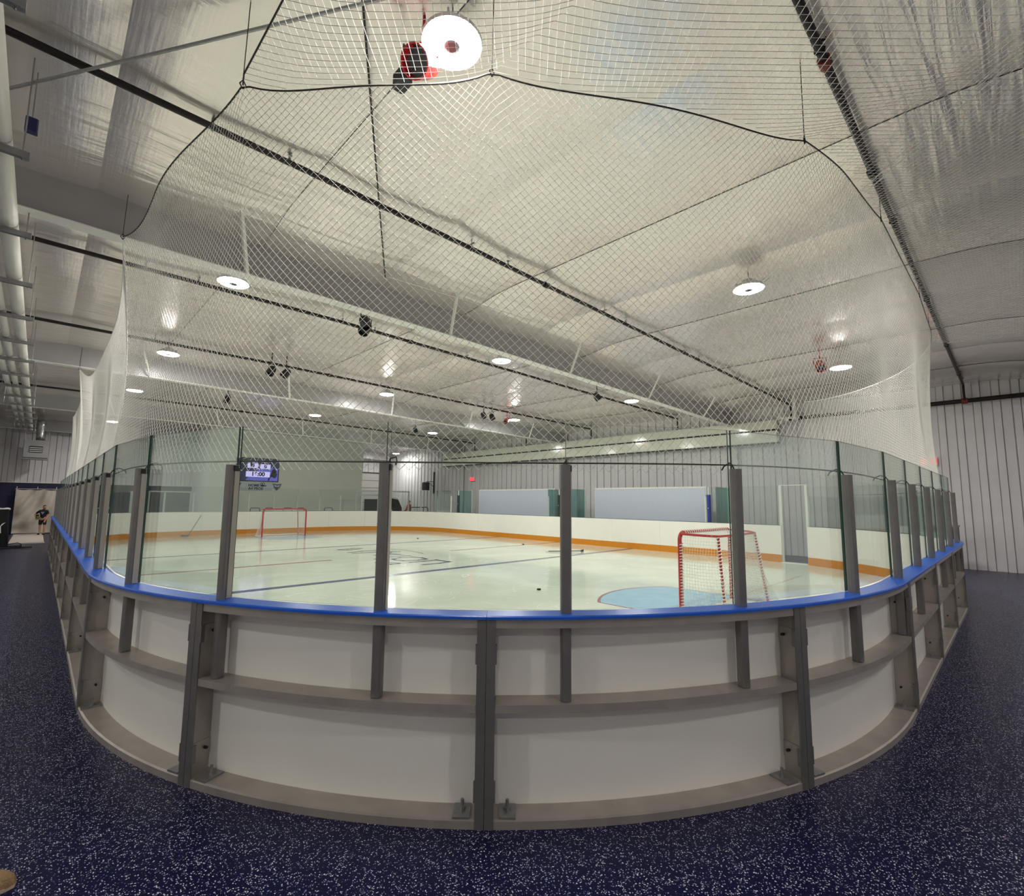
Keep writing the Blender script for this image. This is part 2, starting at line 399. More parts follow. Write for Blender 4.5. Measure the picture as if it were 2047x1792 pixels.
# ceiling --------------------------------------------------------
FRAMES = [-.85, 7.0, 14.85, 22.7, 30.55]
def cbase(x): return 5.32-.020*max(0, x-4)-.010*max(0, 4-x)
def cz(x, y):
    d = min(abs(y-f) for f in FRAMES)
    return cbase(x)-.14*math.exp(-(d/.7)**2)
ceil = MB().box(-6.7, 18.2, -5.7, 31.6, 5.5, 5.6).build('ceiling', WHITE); struct(ceil)
ceil['label'] = 'foil faced insulation ceiling hung in long sheets'
xs = [-6.7, -5.05, -3.3, -1.55]+[.2+1.75*k for k in range(11)]+[18.2]
ys = np.arange(-4.7, 31.61, .3)
for i in range(len(xs)-1):
    xa, xb = xs[i], xs[i+1]; lift = .008*(i % 2)
    def fn(u, v, xa=xa, xb=xb, lift=lift):
        x = xa+(xb-xa)*u; y = -5.7+37.3*v
        return (x, y, cz(x, y)-.028*math.sin(PI*u)**.7-lift+.006*math.sin(y*3.1+xa*5)*math.sin(PI*u))
    MB().grid(10, 360, fn).build('liner_sheet', CEIL, ceil, smooth=True)

# walls -----------------------------------------------------------
def siding(parent, length_axis, fixed, a0, a1, z0, z1, sign, panel=1.11, ribs=3, depth=.03):
    """standing-rib panels: one mesh shared by every panel; inner face towards `sign`"""
    mb = MB(); pitch = panel/ribs
    prof = []
    for k in range(ribs):
        b = k*pitch
        q = pitch
        prof += [(b, 0), (b+q*.50, 0), (b+q*.505, -.03), (b+q*.545, -.03), (b+q*.55, depth), (b+q*.93, depth), (b+q*.935, -.03), (b+q*.975, -.03), (b+q*.98, 0)]
    prof.append((panel-.004, 0))
    n = len(prof); vs_ = [(p, d, 0) for p, d in prof]+[(p, d, z1-z0) for p, d in prof]
    mb.add(vs_, [(k, k+1, n+k+1, n+k) for k in range(n-1)])
    first = None; a = a0; i = 0
    # dark recess lines where ribs turn come from geometry depth
    while a < a1-.05:
        if first is None:
            o = mb.build('siding_panel', SIDING, parent); first = o
        else:
            o = first.copy(); COL.objects.link(o); o.parent = parent
        if length_axis == 'y':
            o.location = (fixed, a, z0); o.rotation_euler = (0, 0, PI/2)    # profile depth -> -x
        else:
            o.location = (a, fixed, z0); o.scale = (1, -1, 1)
        a += panel; i += 1
wr = struct(MB().box(18.05, 18.2, -5.7, 31.6, 0, 5.5).build('wall_right', SIDSEAM))
wr['label'] = 'grey ribbed metal wall along the right side'
siding(wr, 'y', 18.0, -5.6, 31.4, 0, 5.1, -1)
wf = struct(MB().box(-6.7, 18.2, 31.42, 31.6, 0, 5.5).build('wall_far', SIDSEAM))
wf['label'] = 'far wall, ribbed siding above a dark navy band'
siding(wf, 'x', 31.38, -6.5, 17.9, 2.32, 5.2, -1, panel=1.26, ribs=3)
MB().box(-6.5, 15.7, 31.33, 31.42, 0, 2.3).build('navy_band', NAVY, wf)
MB().box(-6.5, 15.7, 31.30, 31.36, 2.29, 2.335).build('band_trim', WHITE, wf)
wl = struct(MB().box(-6.7, -6.5, -5.7, 31.6, 0, 5.5).build('wall_left', DRYWALL))
wl['label'] = 'pale left wall beyond the walkway'
wb = struct(MB().box(-6.7, 18.2, -5.7, -5.5, 0, 5.5).build('wall_rear', SIDING))
# white room at far end that carries the scoreboard
wp = struct(MB().box(6.0, 14.25, 28.0, 31.35, 0, 5.4).build('wall_scoreboard', DRYWALL))
wp['label'] = 'plain white wall carrying the scoreboard'
# sectional door on far wall
do = MB().box(15.75, 17.85, 31.24, 31.33, 0, 3.55).build('door_1', SIDSEAM); struct(do); do['label'] = 'grey sectional overhead door in the far corner'
for k in range(7):
    MB().box(15.77, 17.83, 31.2, 31.25, .01+k*.5, .485+k*.5).build('door_panel', mat('door_panel_paint', srgb(176, 172, 168), .5), do)
MB().box(15.75, 17.85, 31.17, 31.22, 3.5, 3.58).build('door_seal', BLACK, do)
# dark double door with white frame, left of the white room
d2 = MB().box(4.15, 5.95, 31.26, 31.33, 0, 2.05).build('door_2', DARK); struct(d2); d2['label'] = 'dark glazed double door behind the far boards'
for xa, xb in ((4.2, 5.05), (5.1, 5.9)):
    MB().box(xa, xb, 31.22, 31.27, .05, 1.96).build('door_leaf', mat('dark_door', srgb(44, 46, 66), .25), d2)
MB().box(4.1, 6.0, 31.2, 31.27, 1.97, 2.03).build('door_head', WHITE, d2)
for xa in (4.1, 5.93): MB().box(xa, xa+.06, 31.2, 31.27, 0, 1.97).build('door_jamb', WHITE, d2)

# ================================================================== STEEL FRAMES
def rbot(x): return 4.66-.018*max(0, x-5)
for i, yf in enumerate(FRAMES):
    t = empty('steel_frame', (0, yf, 0), ['grey steel roof frame almost over the camera', 'grey steel roof frame nearest inside the netting', 'second grey steel roof frame over centre ice', 'third grey steel roof frame over the far half', 'grey steel roof frame against the far wall'][i], 'roof frame', 'steel roof frames')
    n = 12; X = [-6.4+k*(24.3/n) for k in range(n+1)]
    mb = MB()
    mb.add([(x, -.006, rbot(x)) for x in X]+[(x, -.006, 5.5) for x in X]+[(x, .006, rbot(x)) for x in X]+[(x, .006, 5.5) for x in X],
           [(k, k+1, n+1+k+1, n+1+k) for k in range(n)]+[(2*(n+1)+k+1, 2*(n+1)+k, 3*(n+1)+k, 3*(n+1)+k+1) for k in range(n)])
    mb.build('web', mat('grey_web_primer', srgb(158, 156, 157), .3, noise=.05, nscale=2, bump=.05, bscale=3), t)
    mb = MB()
    for k in range(n):
        x0, x1 = X[k], X[k+1]; z0, z1 = rbot(x0), rbot(x1)
        mb.add([(x0, -.1, z0-.012), (x1, -.1, z1-.012), (x1, .1, z1-.012), (x0, .1, z0-.012), (x0, -.1, z0), (x1, -.1, z1), (x1, .1, z1), (x0, .1, z0)],
               [(0, 3, 2, 1), (4, 5, 6, 7), (0, 1, 5, 4), (1, 2, 6, 5), (2, 3, 7, 6), (3, 0, 4, 7)])
    mb.build('bottom_flange', WHITE, t)
    for xb in (1.75, 5.1, 8.5, 11.9, 15.3):
        for sg in ((-1, 1) if i in (2, 3) else (-1,)):
            m2 = MB(); a = Vector((xb, sg*.1, rbot(xb)+.0)); b = Vector((xb-.25, sg*.62, cz(xb, yf+.62)+.02))
            m2.tube([a, b], .028, 4); m2.build('flange_brace', WHITE, t)
        MB().box(xb-.12, xb+.12, -.09, .09, rbot(xb), rbot(xb)+.012).build('splice_plate', PAINT, t)
    # column on the right wall
    mb = MB().box(17.88, 18.0, -.006, .006, 0, 5.0); mb.box(17.865, 17.88, -.12, .12, 0, 5.0)
    mb.build('column', PAINT, t)

# ================================================================== DASHER BOARDS
DOOR = (S3-RC*math.asin((Y0+RC-4.02)/RC), S3-RC*math.asin((Y0+RC-4.74)/RC))
bnd = [.12, 1.955, 3.79, 5.76, 7.68, 9.6]
k = 5; bnd += [9.6+(DOOR[0]-9.6)*j/k for j in range(1, k+1)]
k = 27; bnd2 = [DOOR[1]+(TOTAL+.12-DOOR[1])*j/k for j in range(k+1)]
posts = [1.01, 2.09, 3.175, 4.23, 5.35, 6.50, 7.64]
k = 10; posts += [7.64+(DOOR[0]-7.64)*j/k for j in range(1, k+1)]
k = 47; posts2 = [DOOR[1]+(TOTAL+1.01-DOOR[1])*j/k for j in range(k)]
POSTW = .029
def near(s):
    s = s % TOTAL
    return s < S2+2.5 or s > S7-1
def post(parent, s, edge=False):
    prof = []
    w, d = POSTW, .032
    for a in range(12):
        an = 2*PI*a/12; c_, s_ = math.cos(an), math.sin(an)
        e = .55
        prof.append((w*math.copysign(abs(c_)**e, c_), d*math.copysign(abs(s_)**e, s_)))
    p, t, n = frame_at(s, .062)
    pts = [(p.x+t.x*a+n.x*b, p.y+t.y*a+n.y*b) for a, b in prof]
    MB().prism(pts, .615, 1.9).build('shield_post', ALU_D if near(s) else mat('lit_tone_post', srgb(214, 217, 212), .4), parent)  # far posts painted pale: light from inside is put into their colour
    if near(s):
        mb = MB(); obox(mb, s, .062, .019, .034, -.004, .03, 1.08, 1.86); mb.build('glazing_bead', ALU, parent)
        mb = MB(); obox(mb, s, .062, .021, .036, -.01, .02, 1.86, 1.895); mb.build('post_clip', BLACK, parent)
        mb = MB(); q = p+n*.02+t*.012
        mb.tube([(q.x, q.y, 1.895), (q.x+n.x*.02, q.y+n.y*.02, 1.93), (q.x+n.x*.06+t.x*.02, q.y+n.y*.06+t.y*.02, 1.945), (q.x+n.x*.1+t.x*.01, q.y+n.y*.1+t.y*.01, 1.925), (q.x+n.x*.11, q.y+n.y*.11, 1.9)], .005, 6)
        mb.build('net_hook', BLACK, parent)
def section(a, b, label, group):
    x, y, _ = path((a+b)/2, .07)
    P = bpy.data.objects.new('board_section', None); COL.objects.link(P); tag(P, label, 'rink board', group)
    # children in world coordinates: parent stays at origin
    g = .002; nr = near((a+b)/2)
    sweep(MB(), a+g, b-g, rect(.14, .156, .046, 1.066)).build('face_panel', BOARD, P)
    sweep(MB(), a+g, b-g, [(.156, .02), (.168, .02), (.168, .24), (.163, .25), (.156, .25)]).build('kick_plate', KICK, P)
    sweep(MB(), a+g, b-g, [(0, 0), (.14, 0), (.14, .046), (.012, .046), (.0, .04)]).build('base_channel', ALU, P)
    m = MB(); sweep(m, a+.052, b-.052, [(.002, .571), (.01, .571), (.01, .602), (.139, .602), (.139, .612), (.002, .612)]); m.build('mid_shelf', ALU, P)
    m = MB(); sweep(m, a+g, b-g, [(.002, 1.006), (.012, 1.006), (.012, 1.044), (.139, 1.044), (.139, 1.054), (.002, 1.054)]); m.build('top_rail', ALU, P)
    for s_, sg in ((a, 1), (b, -1)):
        m = MB(); obox(m, s_, 0, *sorted((sg*.0015, sg*.050)), -.003, .006, .0, 1.05); m.build('end_flange', ALU_D, P)
        m = MB(); obox(m, s_, 0, *sorted((sg*.004, sg*.014)), .006, .139, .046, 1.044); m.build('end_plate', ALU, P)
        if nr:
            for zc in (.18, .87):
                m = MB(); obox(m, s_, 0, *sorted((sg*.014, sg*.020)), .012, .137, zc-.045, zc+.045); m.build('splice_plate', ALU, P)
                m = MB(); obox(m, s_, 0, *sorted((sg*.046, sg*.057)), -.004, .02, zc-.05, zc+.05); m.build('joint_lug', ALU_D, P)
                p, t, n = frame_at(s_, .1); q = p+t*sg*.02; q2 = p+t*sg*.042
                MB().tube([(q.x, q.y, zc), (q2.x, q2.y, zc)], .009, 6).build('bolt', BLACK, P)
            p, t, n = frame_at(s_, 0)
            m = MB(); obox(m, s_, 0, *sorted((sg*.075, sg*.165)), .008, .13, .046, .056); m.build('anchor_plate', GALV, P)
            q = p+t*sg*.12+n*.08
            m = MB().lathe([(.018, .056), (.018, .070), (.009, .070), (.009, .105)], (q.x, q.y, 0), 8); m.build('anchor_bolt', GALV, P)
    return P
NEARL = {0: 'board section at the left bend, second left of the centre seam', 1: 'curved board section just left of the centre double upright', 2: 'curved board section just right of the centre double upright', 3: 'curved board section second right of the centre double upright', 4: 'straight board section starting the right-hand run'}
secs = []
for i in range(len(bnd)-1):
    lb = NEARL.get(i) or 'aluminium framed board section, %s along the right-hand run past the bend' % ORD[i-4]
    secs.append((bnd[i], bnd[i+1], section(bnd[i], bnd[i+1], lb, 'rink board sections')))
nb2 = len(bnd2)-1
for i in range(nb2):
    mid = (bnd2[i]+bnd2[i+1])/2
    if mid < S4: lb = 'white board with orange kick strip, %s from the doorway on the far side' % ORD[i]
    elif mid < S6+ARC: lb = 'white far end board with orange kick strip, %s from the right corner' % ORD[sum(1 for j in range(i) if (bnd2[j]+bnd2[j+1])/2 >= S4)]
    else: lb = 'aluminium framed board section of the left side, %s from the near bend' % ORD[nb2-1-i]
    secs.append((bnd2[i], bnd2[i+1], section(bnd2[i], bnd2[i+1], lb, 'rink board sections')))
def owner(s):
    for a, b, P in secs:
        if a <= s <= b+1e-6 or a <= s+TOTAL <= b+1e-6: return P
    return min(secs, key=lambda q: min(abs(q[0]-s), abs(q[1]-s)))[2]
def bench_zone(s):
    if not S3 < s < S4: return False
    y = path(s)[1]
    return 7.0 < y < 13.0 or 14.2 < y < 20.0
for s in posts+posts2:
    if bench_zone(s): continue
    e = s
    if abs(s-DOOR[0]) < 1e-6: e = s-.04
    if abs(s-DOOR[1]) < 1e-6: e = s+.04
    post(owner(e), e)
# blue cap rail in lengths
capt = empty('cap_rail', (0, 0, 0), 'bright blue plastic cap rail running along the top of the boards', 'cap rail')
cprof = [(-.022, 1.057), (.126, 1.057), (.126, 1.071), (.118, 1.076), (-.014, 1.076), (-.022, 1.070)]
CAPF = mat('shaded_tone_cap', srgb(62, 78, 96), .4)  # far cap lengths: shade painted in as a darker copy of the blue
for a, b, P in secs:
    m = MB(); sweep(m, a+.0008, b-.0008, cprof)
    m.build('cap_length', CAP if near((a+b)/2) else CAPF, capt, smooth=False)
# glass panes (flat between posts)
def pane(sa, sb, label, ztop=2.15):
    pa, ta, na = frame_at(sa, .108); pb, tb, nb = frame_at(sb, .108)
    d = (pb-pa).normalized(); n = Vector((-d.y, d.x, 0))
    a = pa+d*.012; b = pb-d*.012
    mb = MB(); h = .006
    c = [a-n*h, b-n*h, b+n*h, a+n*h]
    vs_ = [(q.x, q.y, 1.078) for q in c]+[(q.x, q.y, ztop) for q in c]
    mb.add(vs_, [(0, 3, 2, 1), (4, 5, 6, 7), (0, 1, 5, 4), (1, 2, 6, 5), (2, 3, 7, 6), (3, 0, 4, 7)])
    o = mb.build('glass_pane', GLASS)
    o.data.materials.append(GEDGE)
    for f in o.data.polygons:
        if f.index in (1, 3, 5): f.material_index = 1
    return tag(o, label, 'glass pane', 'shield glass panes')
GN = ['glass pane at the left bend above the curved blue rail', 'glass pane left of the centre pane, scoreboard seen through it', 'large central glass pane between the two middle posts', 'glass pane right of centre, goal seen through it', 'glass pane right of the goal, doorway seen through it', 'glass pane at the right bend, third right of the central one']
for i in range(len(posts)-1):
    lb = GN[i] if i < len(GN) else 'clear glass pane, %s past the right bend' % ORD[i-6]
    pane(posts[i], posts[i+1], lb)
pp = posts2+[TOTAL+1.01]
for i in range(len(pp)-1):
    mid = (pp[i]+pp[i+1])/2
    if bench_zone(mid): continue
    if mid < S4: lb = 'far side glass pane, %s from the doorway' % ORD[i]
    elif mid < S6+ARC: lb = 'far end glass pane, %s from the far right corner' % ORD[sum(1 for j in range(i) if (pp[j]+pp[j+1])/2 >= S4)]
    else: lb = 'left side glass pane, %s from the near bend' % ORD[len(pp)-2-i]
    pane(pp[i], pp[i+1], lb, 2.15 if mid > S6 else 2.2)
# doorway header over the gap
t = empty('doorway_frame', (0, 0, 0), 'slim metal frame around the open doorway in the far boards', 'door frame')
pa, _, _ = frame_at(DOOR[0], .09); pb, _, _ = frame_at(DOOR[1], .09)
MB().tube([(pa.x, pa.y, 2.21), (pb.x, pb.y, 2.21)], .012, 6).build('header', WHITE, t)
for q in (pa, pb): MB().box(q.x-.035, q.x+.035, q.y-.035, q.y+.035, 0.045, 2.22).build('jamb', mat('lit_tone_post', srgb(205, 208, 204), .4), t)
MB().box(pa.x-.05, pb.x+.06, pa.y, pb.y, .004, .05).build('threshold', WHITE, t)

# ================================================================== NETTING
def strands(name, polys, r, m, parent=None, sides=3):
    V = []; F = []; base = 0
    ang = np.array([2*PI*k/sides for k in range(sides)])
    for P in polys:
        P = np.asarray(P, float); n = len(P)
        if n < 2: continue
        T = np.gradient(P, axis=0); T /= np.linalg.norm(T, axis=1)[:, None]+1e-9
        ref = np.array([0.31, 0.52, .79]); U = np.cross(T, ref); U /= np.linalg.norm(U, axis=1)[:, None]+1e-9
        W = np.cross(T, U)
        ringv = P[:, None, :]+r*(np.cos(ang)[None, :, None]*U[:, None, :]+np.sin(ang)[None, :, None]*W[:, None, :])
        V.append(ringv.reshape(-1, 3))
        i = np.arange(n-1)[:, None]*sides; k = np.arange(sides)[None, :]; k2 = (k+1) % sides
        f = np.stack([i+k, i+k2, i+sides+k2, i+sides+k], -1).reshape(-1, 4)+base
        F.append(f); base += n*sides
    V = np.concatenate(V); F = np.concatenate(F)
    me = bpy.data.meshes.new(name); me.vertices.add(len(V)); me.vertices.foreach_set('co', V.ravel())
    me.loops.add(F.size); me.loops.foreach_set('vertex_index', F.ravel().astype(np.int32))
    me.polygons.add(len(F)); me.polygons.foreach_set('loop_start', np.arange(0, F.size, 4, dtype=np.int32))
    me.update(calc_edges=True); me.materials.append(m)
    o = bpy.data.objects.new(name, me); COL.objects.link(o)
    if parent: o.parent = parent
    return o
#        s      z    sag  bow towards next knot
KN = [(-20.2, 4.5, .1, .05, .12), (-17.26, 4.70, .50, .16, .09), (-9.4, 4.62, .48, .16, .09), (-1.4, 4.62, .06, .12, .09), (1.91, 4.60, .10, .04, .07), (3.75, 4.60, .12, .04, .32), (6.5, 4.60, .03, 0, .21), (8.9, 4.88, 0, 0, .16), (12.0, 4.95, .02, 0, .16), (13.9, 4.63, .1, .1, .16), (19.0, 4.5, 0, 0, .2)]
def nettop(s):
    for a, b in zip(KN[:-1], KN[1:]):
        if s <= b[0]:
            t = max(0, (s-a[0])/(b[0]-a[0])); sh = 1-(2*t-1)**4
            return a[1]+(b[1]-a[1])*t-a[2]*sh, a[4]+(b[4]-a[4])*t+a[3]*sh
    return KN[-1][1], KN[-1][4]
NET_OFF = .19; NET_Z0 = 1.87
def netpt(s, v):
    zt, ot = nettop(s); z = NET_Z0+(zt-NET_Z0)*v
    off = NET_OFF+(ot-NET_OFF)*v+.09*math.sin(PI*v)+.03*math.sin(s*2.1)*math.sin(PI*v)
    x, y, _ = path(s, off)
    return (x, y, z)
polys = []; Hn = 2.75; step = .063; NV = 26
SA, SB = -20.2, 19.0
k0 = int((SA-Hn)/step); k1 = int((SB+Hn)/step)
for k in range(k0, k1):
    for sg in (1, -1):
        line = []
        for j in range(NV+1):
            v = j/NV; s = k*step+sg*v*Hn
            if SA <= s <= SB: line.append(netpt(s, v))
        if len(line) > 1: polys.append(line)
nett = empty('protective_net', (0, 0, 0), 'white diamond mesh netting hung from the roof above the glass', 'netting')
strands('net_mesh', polys, .0018, NETM, nett)
# head rope / foot rope
hr = [netpt(s, 1) for s in np.arange(-1.4, 13.91, .08)]
MB().tube(hr, .006, 5).build('head_rope', ROPE, nett)
hr2 = [netpt(s, 1) for s in np.arange(-20.2, -1.4, .12)]
MB().tube(hr2, .005, 5).build('head_rope', WROPE, nett)
hr3 = [netpt(s, 1) for s in np.arange(13.9, 19.0, .12)]
MB().tube(hr3, .008, 5).build('head_rope', WROPE, nett)
ft = []
for s in np.arange(-20, 18, .09):
    x, y, _ = path(s, .165)
    ft.append((x, y, 1.925+.012*math.sin(s*1.3)))
MB().tube(ft, .005, 5).build('foot_rope', ROPE, nett)
for s in (-17.26, -9.4, -1.4, 1.91, 3.75, 6.5, 8.9, 12, 13.9):
    x, y, z = netpt(s, 1); MB().tube([(x, y, z), (x, y, z+.1), (x+.01, y, cz(x, y)-.02)], .0035, 5).build('hanger_wire', ROPE, nett)
    MB().tube([(x, y, z-.03), (x+.02, y, z), (x, y, z+.04), (x-.02, y, z), (x, y, z-.03)], .005, 5).build('carabiner', BLACK, nett)
# canopy net over the walkway at this corner
_hp = [netpt(s, 1) for s in np.arange(1.91, 13.91, .05)]
_hx = np.array([p[0] for p in _hp]); _hy = np.array([p[1] for p in _hp]); _hz = np.array([p[2] for p in _hp])
def yb(x): return float(np.interp(x, _hx, _hy))
def zb(x): return float(np.interp(x, _hx, _hz))
def canz(x, y):
    t = min(1, max(0, (yb(x)-y)/(yb(x)+4.3)))
    return zb(x)*(1-t)+4.62*t-.16*math.sin(PI*t)
cp = []; stp = .068
XA, XB, YA = .78, 11.6, -4.3
for sg in (1, -1):
    c0 = -16.0
    while c0 < 18:
        line = []
        x = XA
        while x <= XB:
            y = c0+sg*x
            if YA <= y <= yb(x): line.append((x, y, canz(x, y)))
            else:
                if len(line) > 1: cp.append(line)
                line = []
            x += .11
        if len(line) > 1: cp.append(line)
        c0 += stp
cano = empty('canopy_net', (0, 0, 0), 'white mesh canopy stretched overhead from the net to the walkway wall', 'netting')
strands('canopy_mesh', cp, .0019, NETM, cano)
MB().tube([(.78, y, canz(.78, y)) for y in np.arange(-4.3, yb(.78)+.05, .2)]+[netpt(1.91, 1)], .006, 5).build('edge_rope', ROPE, cano)
MB().tube([(11.6, y, canz(11.6, y)) for y in np.arange(-4.3, .9, .2)], .006, 5).build('edge_rope', WROPE, cano)

# ================================================================== SPRINKLER PIPES
def pz(x): return 5.175-.0165*max(0, x-4)
PY = [.82, 5.04, 9.05, 13.2, 17.3, 21.4]
for i, yp in enumerate(PY):
    t = empty('sprinkler_pipe', (0, yp, 0), 'black sprinkler pipe under the ceiling, %s counting away from the camera' % ORD[i], 'pipe', 'sprinkler branch pipes')
    pts = [(-6.4, 0, pz(-4)), (4, 0, pz(4)), (17.72, 0, pz(17.72))]
    MB().tube(pts, .032, 10).build('pipe_run', BSTEEL, t)
    MB().tube([(17.72, 0, pz(17.72)+.02), (17.72, 0, 4.5)], .028, 8).build('drop', BSTEEL, t)
    for xc in (-2.2, .9, 4.05, 7.2, 10.3, 13.4, 16.4):
        mb = MB().tube([(xc, 0, pz(xc)+.03), (xc, 0, cz(xc, yp))], .006, 6); mb.box(xc-.008, xc+.008, -.05, .05, pz(xc)+.06, pz(xc)+.075)
        mb.tube([(xc, 0.036*math.cos(a), pz(xc)+.036*math.sin(a)) for a in np.linspace(0, 2*PI, 13)], .006, 5)
        mb.build('pipe_hanger', GALV if i else BLACK, t)
        xh = xc+.7
        mb = MB().lathe([(.018, -.03), (.022, 0), (.012, .03), (.012, .06), (.028, .065), (.02, .07)], (xh, 0, pz(xh)+.02), 8); mb.build('sprinkler_head', GALV, t)
    for xc in ((3.35, 4.2, 6.0) if i == 0 else (5.6,)):
        MB().tube([(xc-.05, 0, pz(xc)), (xc+.05, 0, pz(xc))], .047, 10).build('coupling', RUST if xc == 4.2 else BSTEEL, t)
t = empty('sprinkler_main', (17.78, 0, 4.5), 'thick black fire main pipe running along the right wall', 'pipe')
MB().cyl((0, -5.4, 0), (0, 5.3, 0), .06, 12).build('pipe_run', BSTEEL, t)
for yp in (-2.2, .82, 3.1): MB().cyl((0, yp-.06, 0), (0, yp+.06, 0), .08, 12).build('coupling', RUST if yp == .82 else GALV, t)
# roof bracing rods and seams
def rod(a, b, r, lab, m=GALV):
    tag(MB().tube([a, b], r, 6).build('bracing_rod', m), lab, 'rod', 'roof bracing rods')
rod((-1.33, 6.86, 5.0), (1.95, 2.05, 5.16), .013, 'grey bracing rod crossing the ceiling at upper left')
rod((1.32, 2.9, 5.17), (3.6, 6.6, 5.12), .009, 'thin dark bracing cable slanting down left of the nearest lamp', ROPE)
rod((4.4, -.9, 5.14), (8.2, 3.05, 5.05), .007, 'pale bracing cable nearest the upper right, outer one of the pair', WROPE)
rod((4.5, -.9, 5.14), (8.3, 3.05, 5.05), .007, 'pale bracing cable at upper right, inner one of the pair', WROPE)
rod((3.6, 6.5, 5.1), (13.2, 5.2, 5.0), .006, 'thin cable across the ceiling beside the nearest roof frame', WROPE)

# ================================================================== LAMPS
LX = [(1.9, 5.0), (7.55, 4.95), (13.1, 4.83)]; LY = [2.64, 8.2, 13.45, 18.95]
LED_ADDED = mat('led_panel_added', (1, 1, 1, 1), .5, emit=(1.0, .968, .925, 1), estr=LAMP*.68)  # dimmer panels for the unseen lamps added to brighten the boards' outer side
def lamp(x, y, z, label, led=None):
    t = empty('high_bay_lamp', (x, y, z), label, 'lamp', 'round high bay lamps')
    mb = MB(); n = 40; v = []
    for k in range(n):
        a = 2*PI*k/n; v += [(r_*math.cos(a), r_*math.sin(a), z_) for r_, z_ in ((.058, -.022), (.13, -.024), (.185, -.016), (.205, .002))]
    mb.add(v, [(4*k+q, (4*k+4+q) % (4*n), (4*k+5+q) % (4*n), 4*k+q+1) for k in range(n) for q in range(3)])
    mb.build('led_ring', led or LED, t)
    MB().lathe([(.0, .004), (.057, .004), (.057, -.024), (.04, -.028), (0, -.028)], (0, 0, 0), 20).build('hub', DARK, t)
    MB().lathe([(.206, .003), (.218, -.004), (.222, .02), (.19, .05), (.1, .065), (.09, .13), (.05, .15), (.0, .15)], (0, 0, 0), 32).build('housing', PAINT, t)
    MB().tube([(0, 0, .15), (0, 0, .18), (.02, 0, .2), (0, 0, .22), (0, 0, max(.24, cz(x, y)-z))], .006, 6).build('hook', GALV, t)
    for k in range(4):
        a = PI/4+k*PI/2; MB().box(-.006, .006, .05, .2, .05, .08).build('fin', PAINT, t).rotation_euler = (0, 0, a)
    return t
LROW = ['nearest', 'second', 'third', 'farthest']; LCOL = ['left', 'middle', 'right']
for i, (x, z) in enumerate(LX):
    for j, y in enumerate(LY):
        lamp(x, y, z, 'glowing round lamp, %s of the %s row over the ice' % (LROW[j], LCOL[i]))
lamp(2.1, 27.6, 5.0, 'glowing round lamp beyond the far boards near the left wall')
lamp(16.9, 28.6, 4.75, 'glowing round lamp in the far corner by the overhead door')
for x, z, nm in ((-3.7, 5.0, 'far left'), (1.9, 5.0, 'left'), (7.55, 4.95, 'right'), (13.1, 4.83, 'far right')):
    lamp(x, -2.9, z, 'added unseen round lamp of the row behind the camera, %s one' % nm, LED_ADDED)  # row out of view, added to light the near boards from outside
for j, y in enumerate(LY): lamp(-3.7, y, 5.0, 'added unseen round lamp of the row over the left walkway, %s one' % LROW[j], LED_ADDED)  # unseen row added to lift the left boards and floor

# ================================================================== STAGE SPOTLIGHTS
def spot(x, y, z, label, m=BLACK, rz=0, tilt=.5, small=1.0, grp='black stage spotlights'):
    t = empty('stage_spotlight', (x, y, z), label, 'spotlight', grp, rz)
    MB().tube([(0, -.11*small, 0), (0, -.12*small, .17), (0, .12*small, .17), (0, .11*small, 0)], .01, 6).build('yoke', m, t)
    o = MB().lathe([(0, .12), (.05, .12), (.085, .08), (.095, 0), (.1, -.12), (.09, -.12), (.085, -.04), (0, -.04)], (0, 0, 0), 18).build('can', m, t)
    o.rotation_euler = (0, tilt, 0); o.scale = (small,)*3
    l = MB().lathe([(0, -.05), (.084, -.05), (.084, -.045), (0, -.045)], (0, 0, 0), 18).build('lens', mat('dark_lens', srgb(60, 62, 66), .15), t)
    l.rotation_euler = (0, tilt, 0); l.scale = (small,)*3
    MB().cyl((0, 0, .17), (0, 0, max(.25, cz(x, y)-z)), .012, 8).build('stem', m, t)
    return t
spot(4.14, 8.25, 4.86, 'black stage spotlight over the left half, in line with the second lamps', rz=.5, tilt=.7)
spot(4.02, 8.05, 4.9, 'upper black spotlight beside the one over the left half', rz=2.0, tilt=.4)
spot(3.92, 12.7, 4.86, 'left black spotlight of the pair over the left of centre ice', rz=.3, tilt=.5)
spot(4.27, 12.7, 4.86, 'right black spotlight of the pair over the left of centre ice', rz=-.3, tilt=.6)
spot(4.16, 17.6, 4.88, 'black stage spotlight over the far left of the ice', rz=.2, tilt=.2)
spot(11.7, 8.5, 4.8, 'black stage spotlight near the second lamp of the right row', rz=2.4, tilt=.6)
spot(11.8, 18.4, 4.78, 'black stage spotlight over the far right of the ice', rz=2.8, tilt=.3)
spot(11.4, 13.3, 4.78, 'left black spotlight of the pair right of centre ice', rz=2.5)
spot(11.85, 13.35, 4.78, 'right black spotlight of the pair right of centre ice', rz=2.9)
REDM = mat('red_glossy_housing', srgb(176, 22, 24), .25, coat=.5)
spot(1.78, 2.83, 4.9, 'red spotlight beside the nearest glowing lamp', REDM, rz=.4, tilt=.9, small=1.12, grp='red spotlights')
spot(12.45, 2.9, 4.8, 'red spotlight beside the nearest lamp of the right row', REDM, rz=.4, tilt=.8, small=1.1, grp='red spotlights')
spot(12.75, 13.5, 4.78, 'red spotlight beside the third lamp of the right row', REDM, rz=.4, tilt=.8, grp='red spotlights')
t = empty('camera_unit', (1.75, 3.06, 4.9), 'small dark camera unit hanging beside the red spotlight', 'camera')
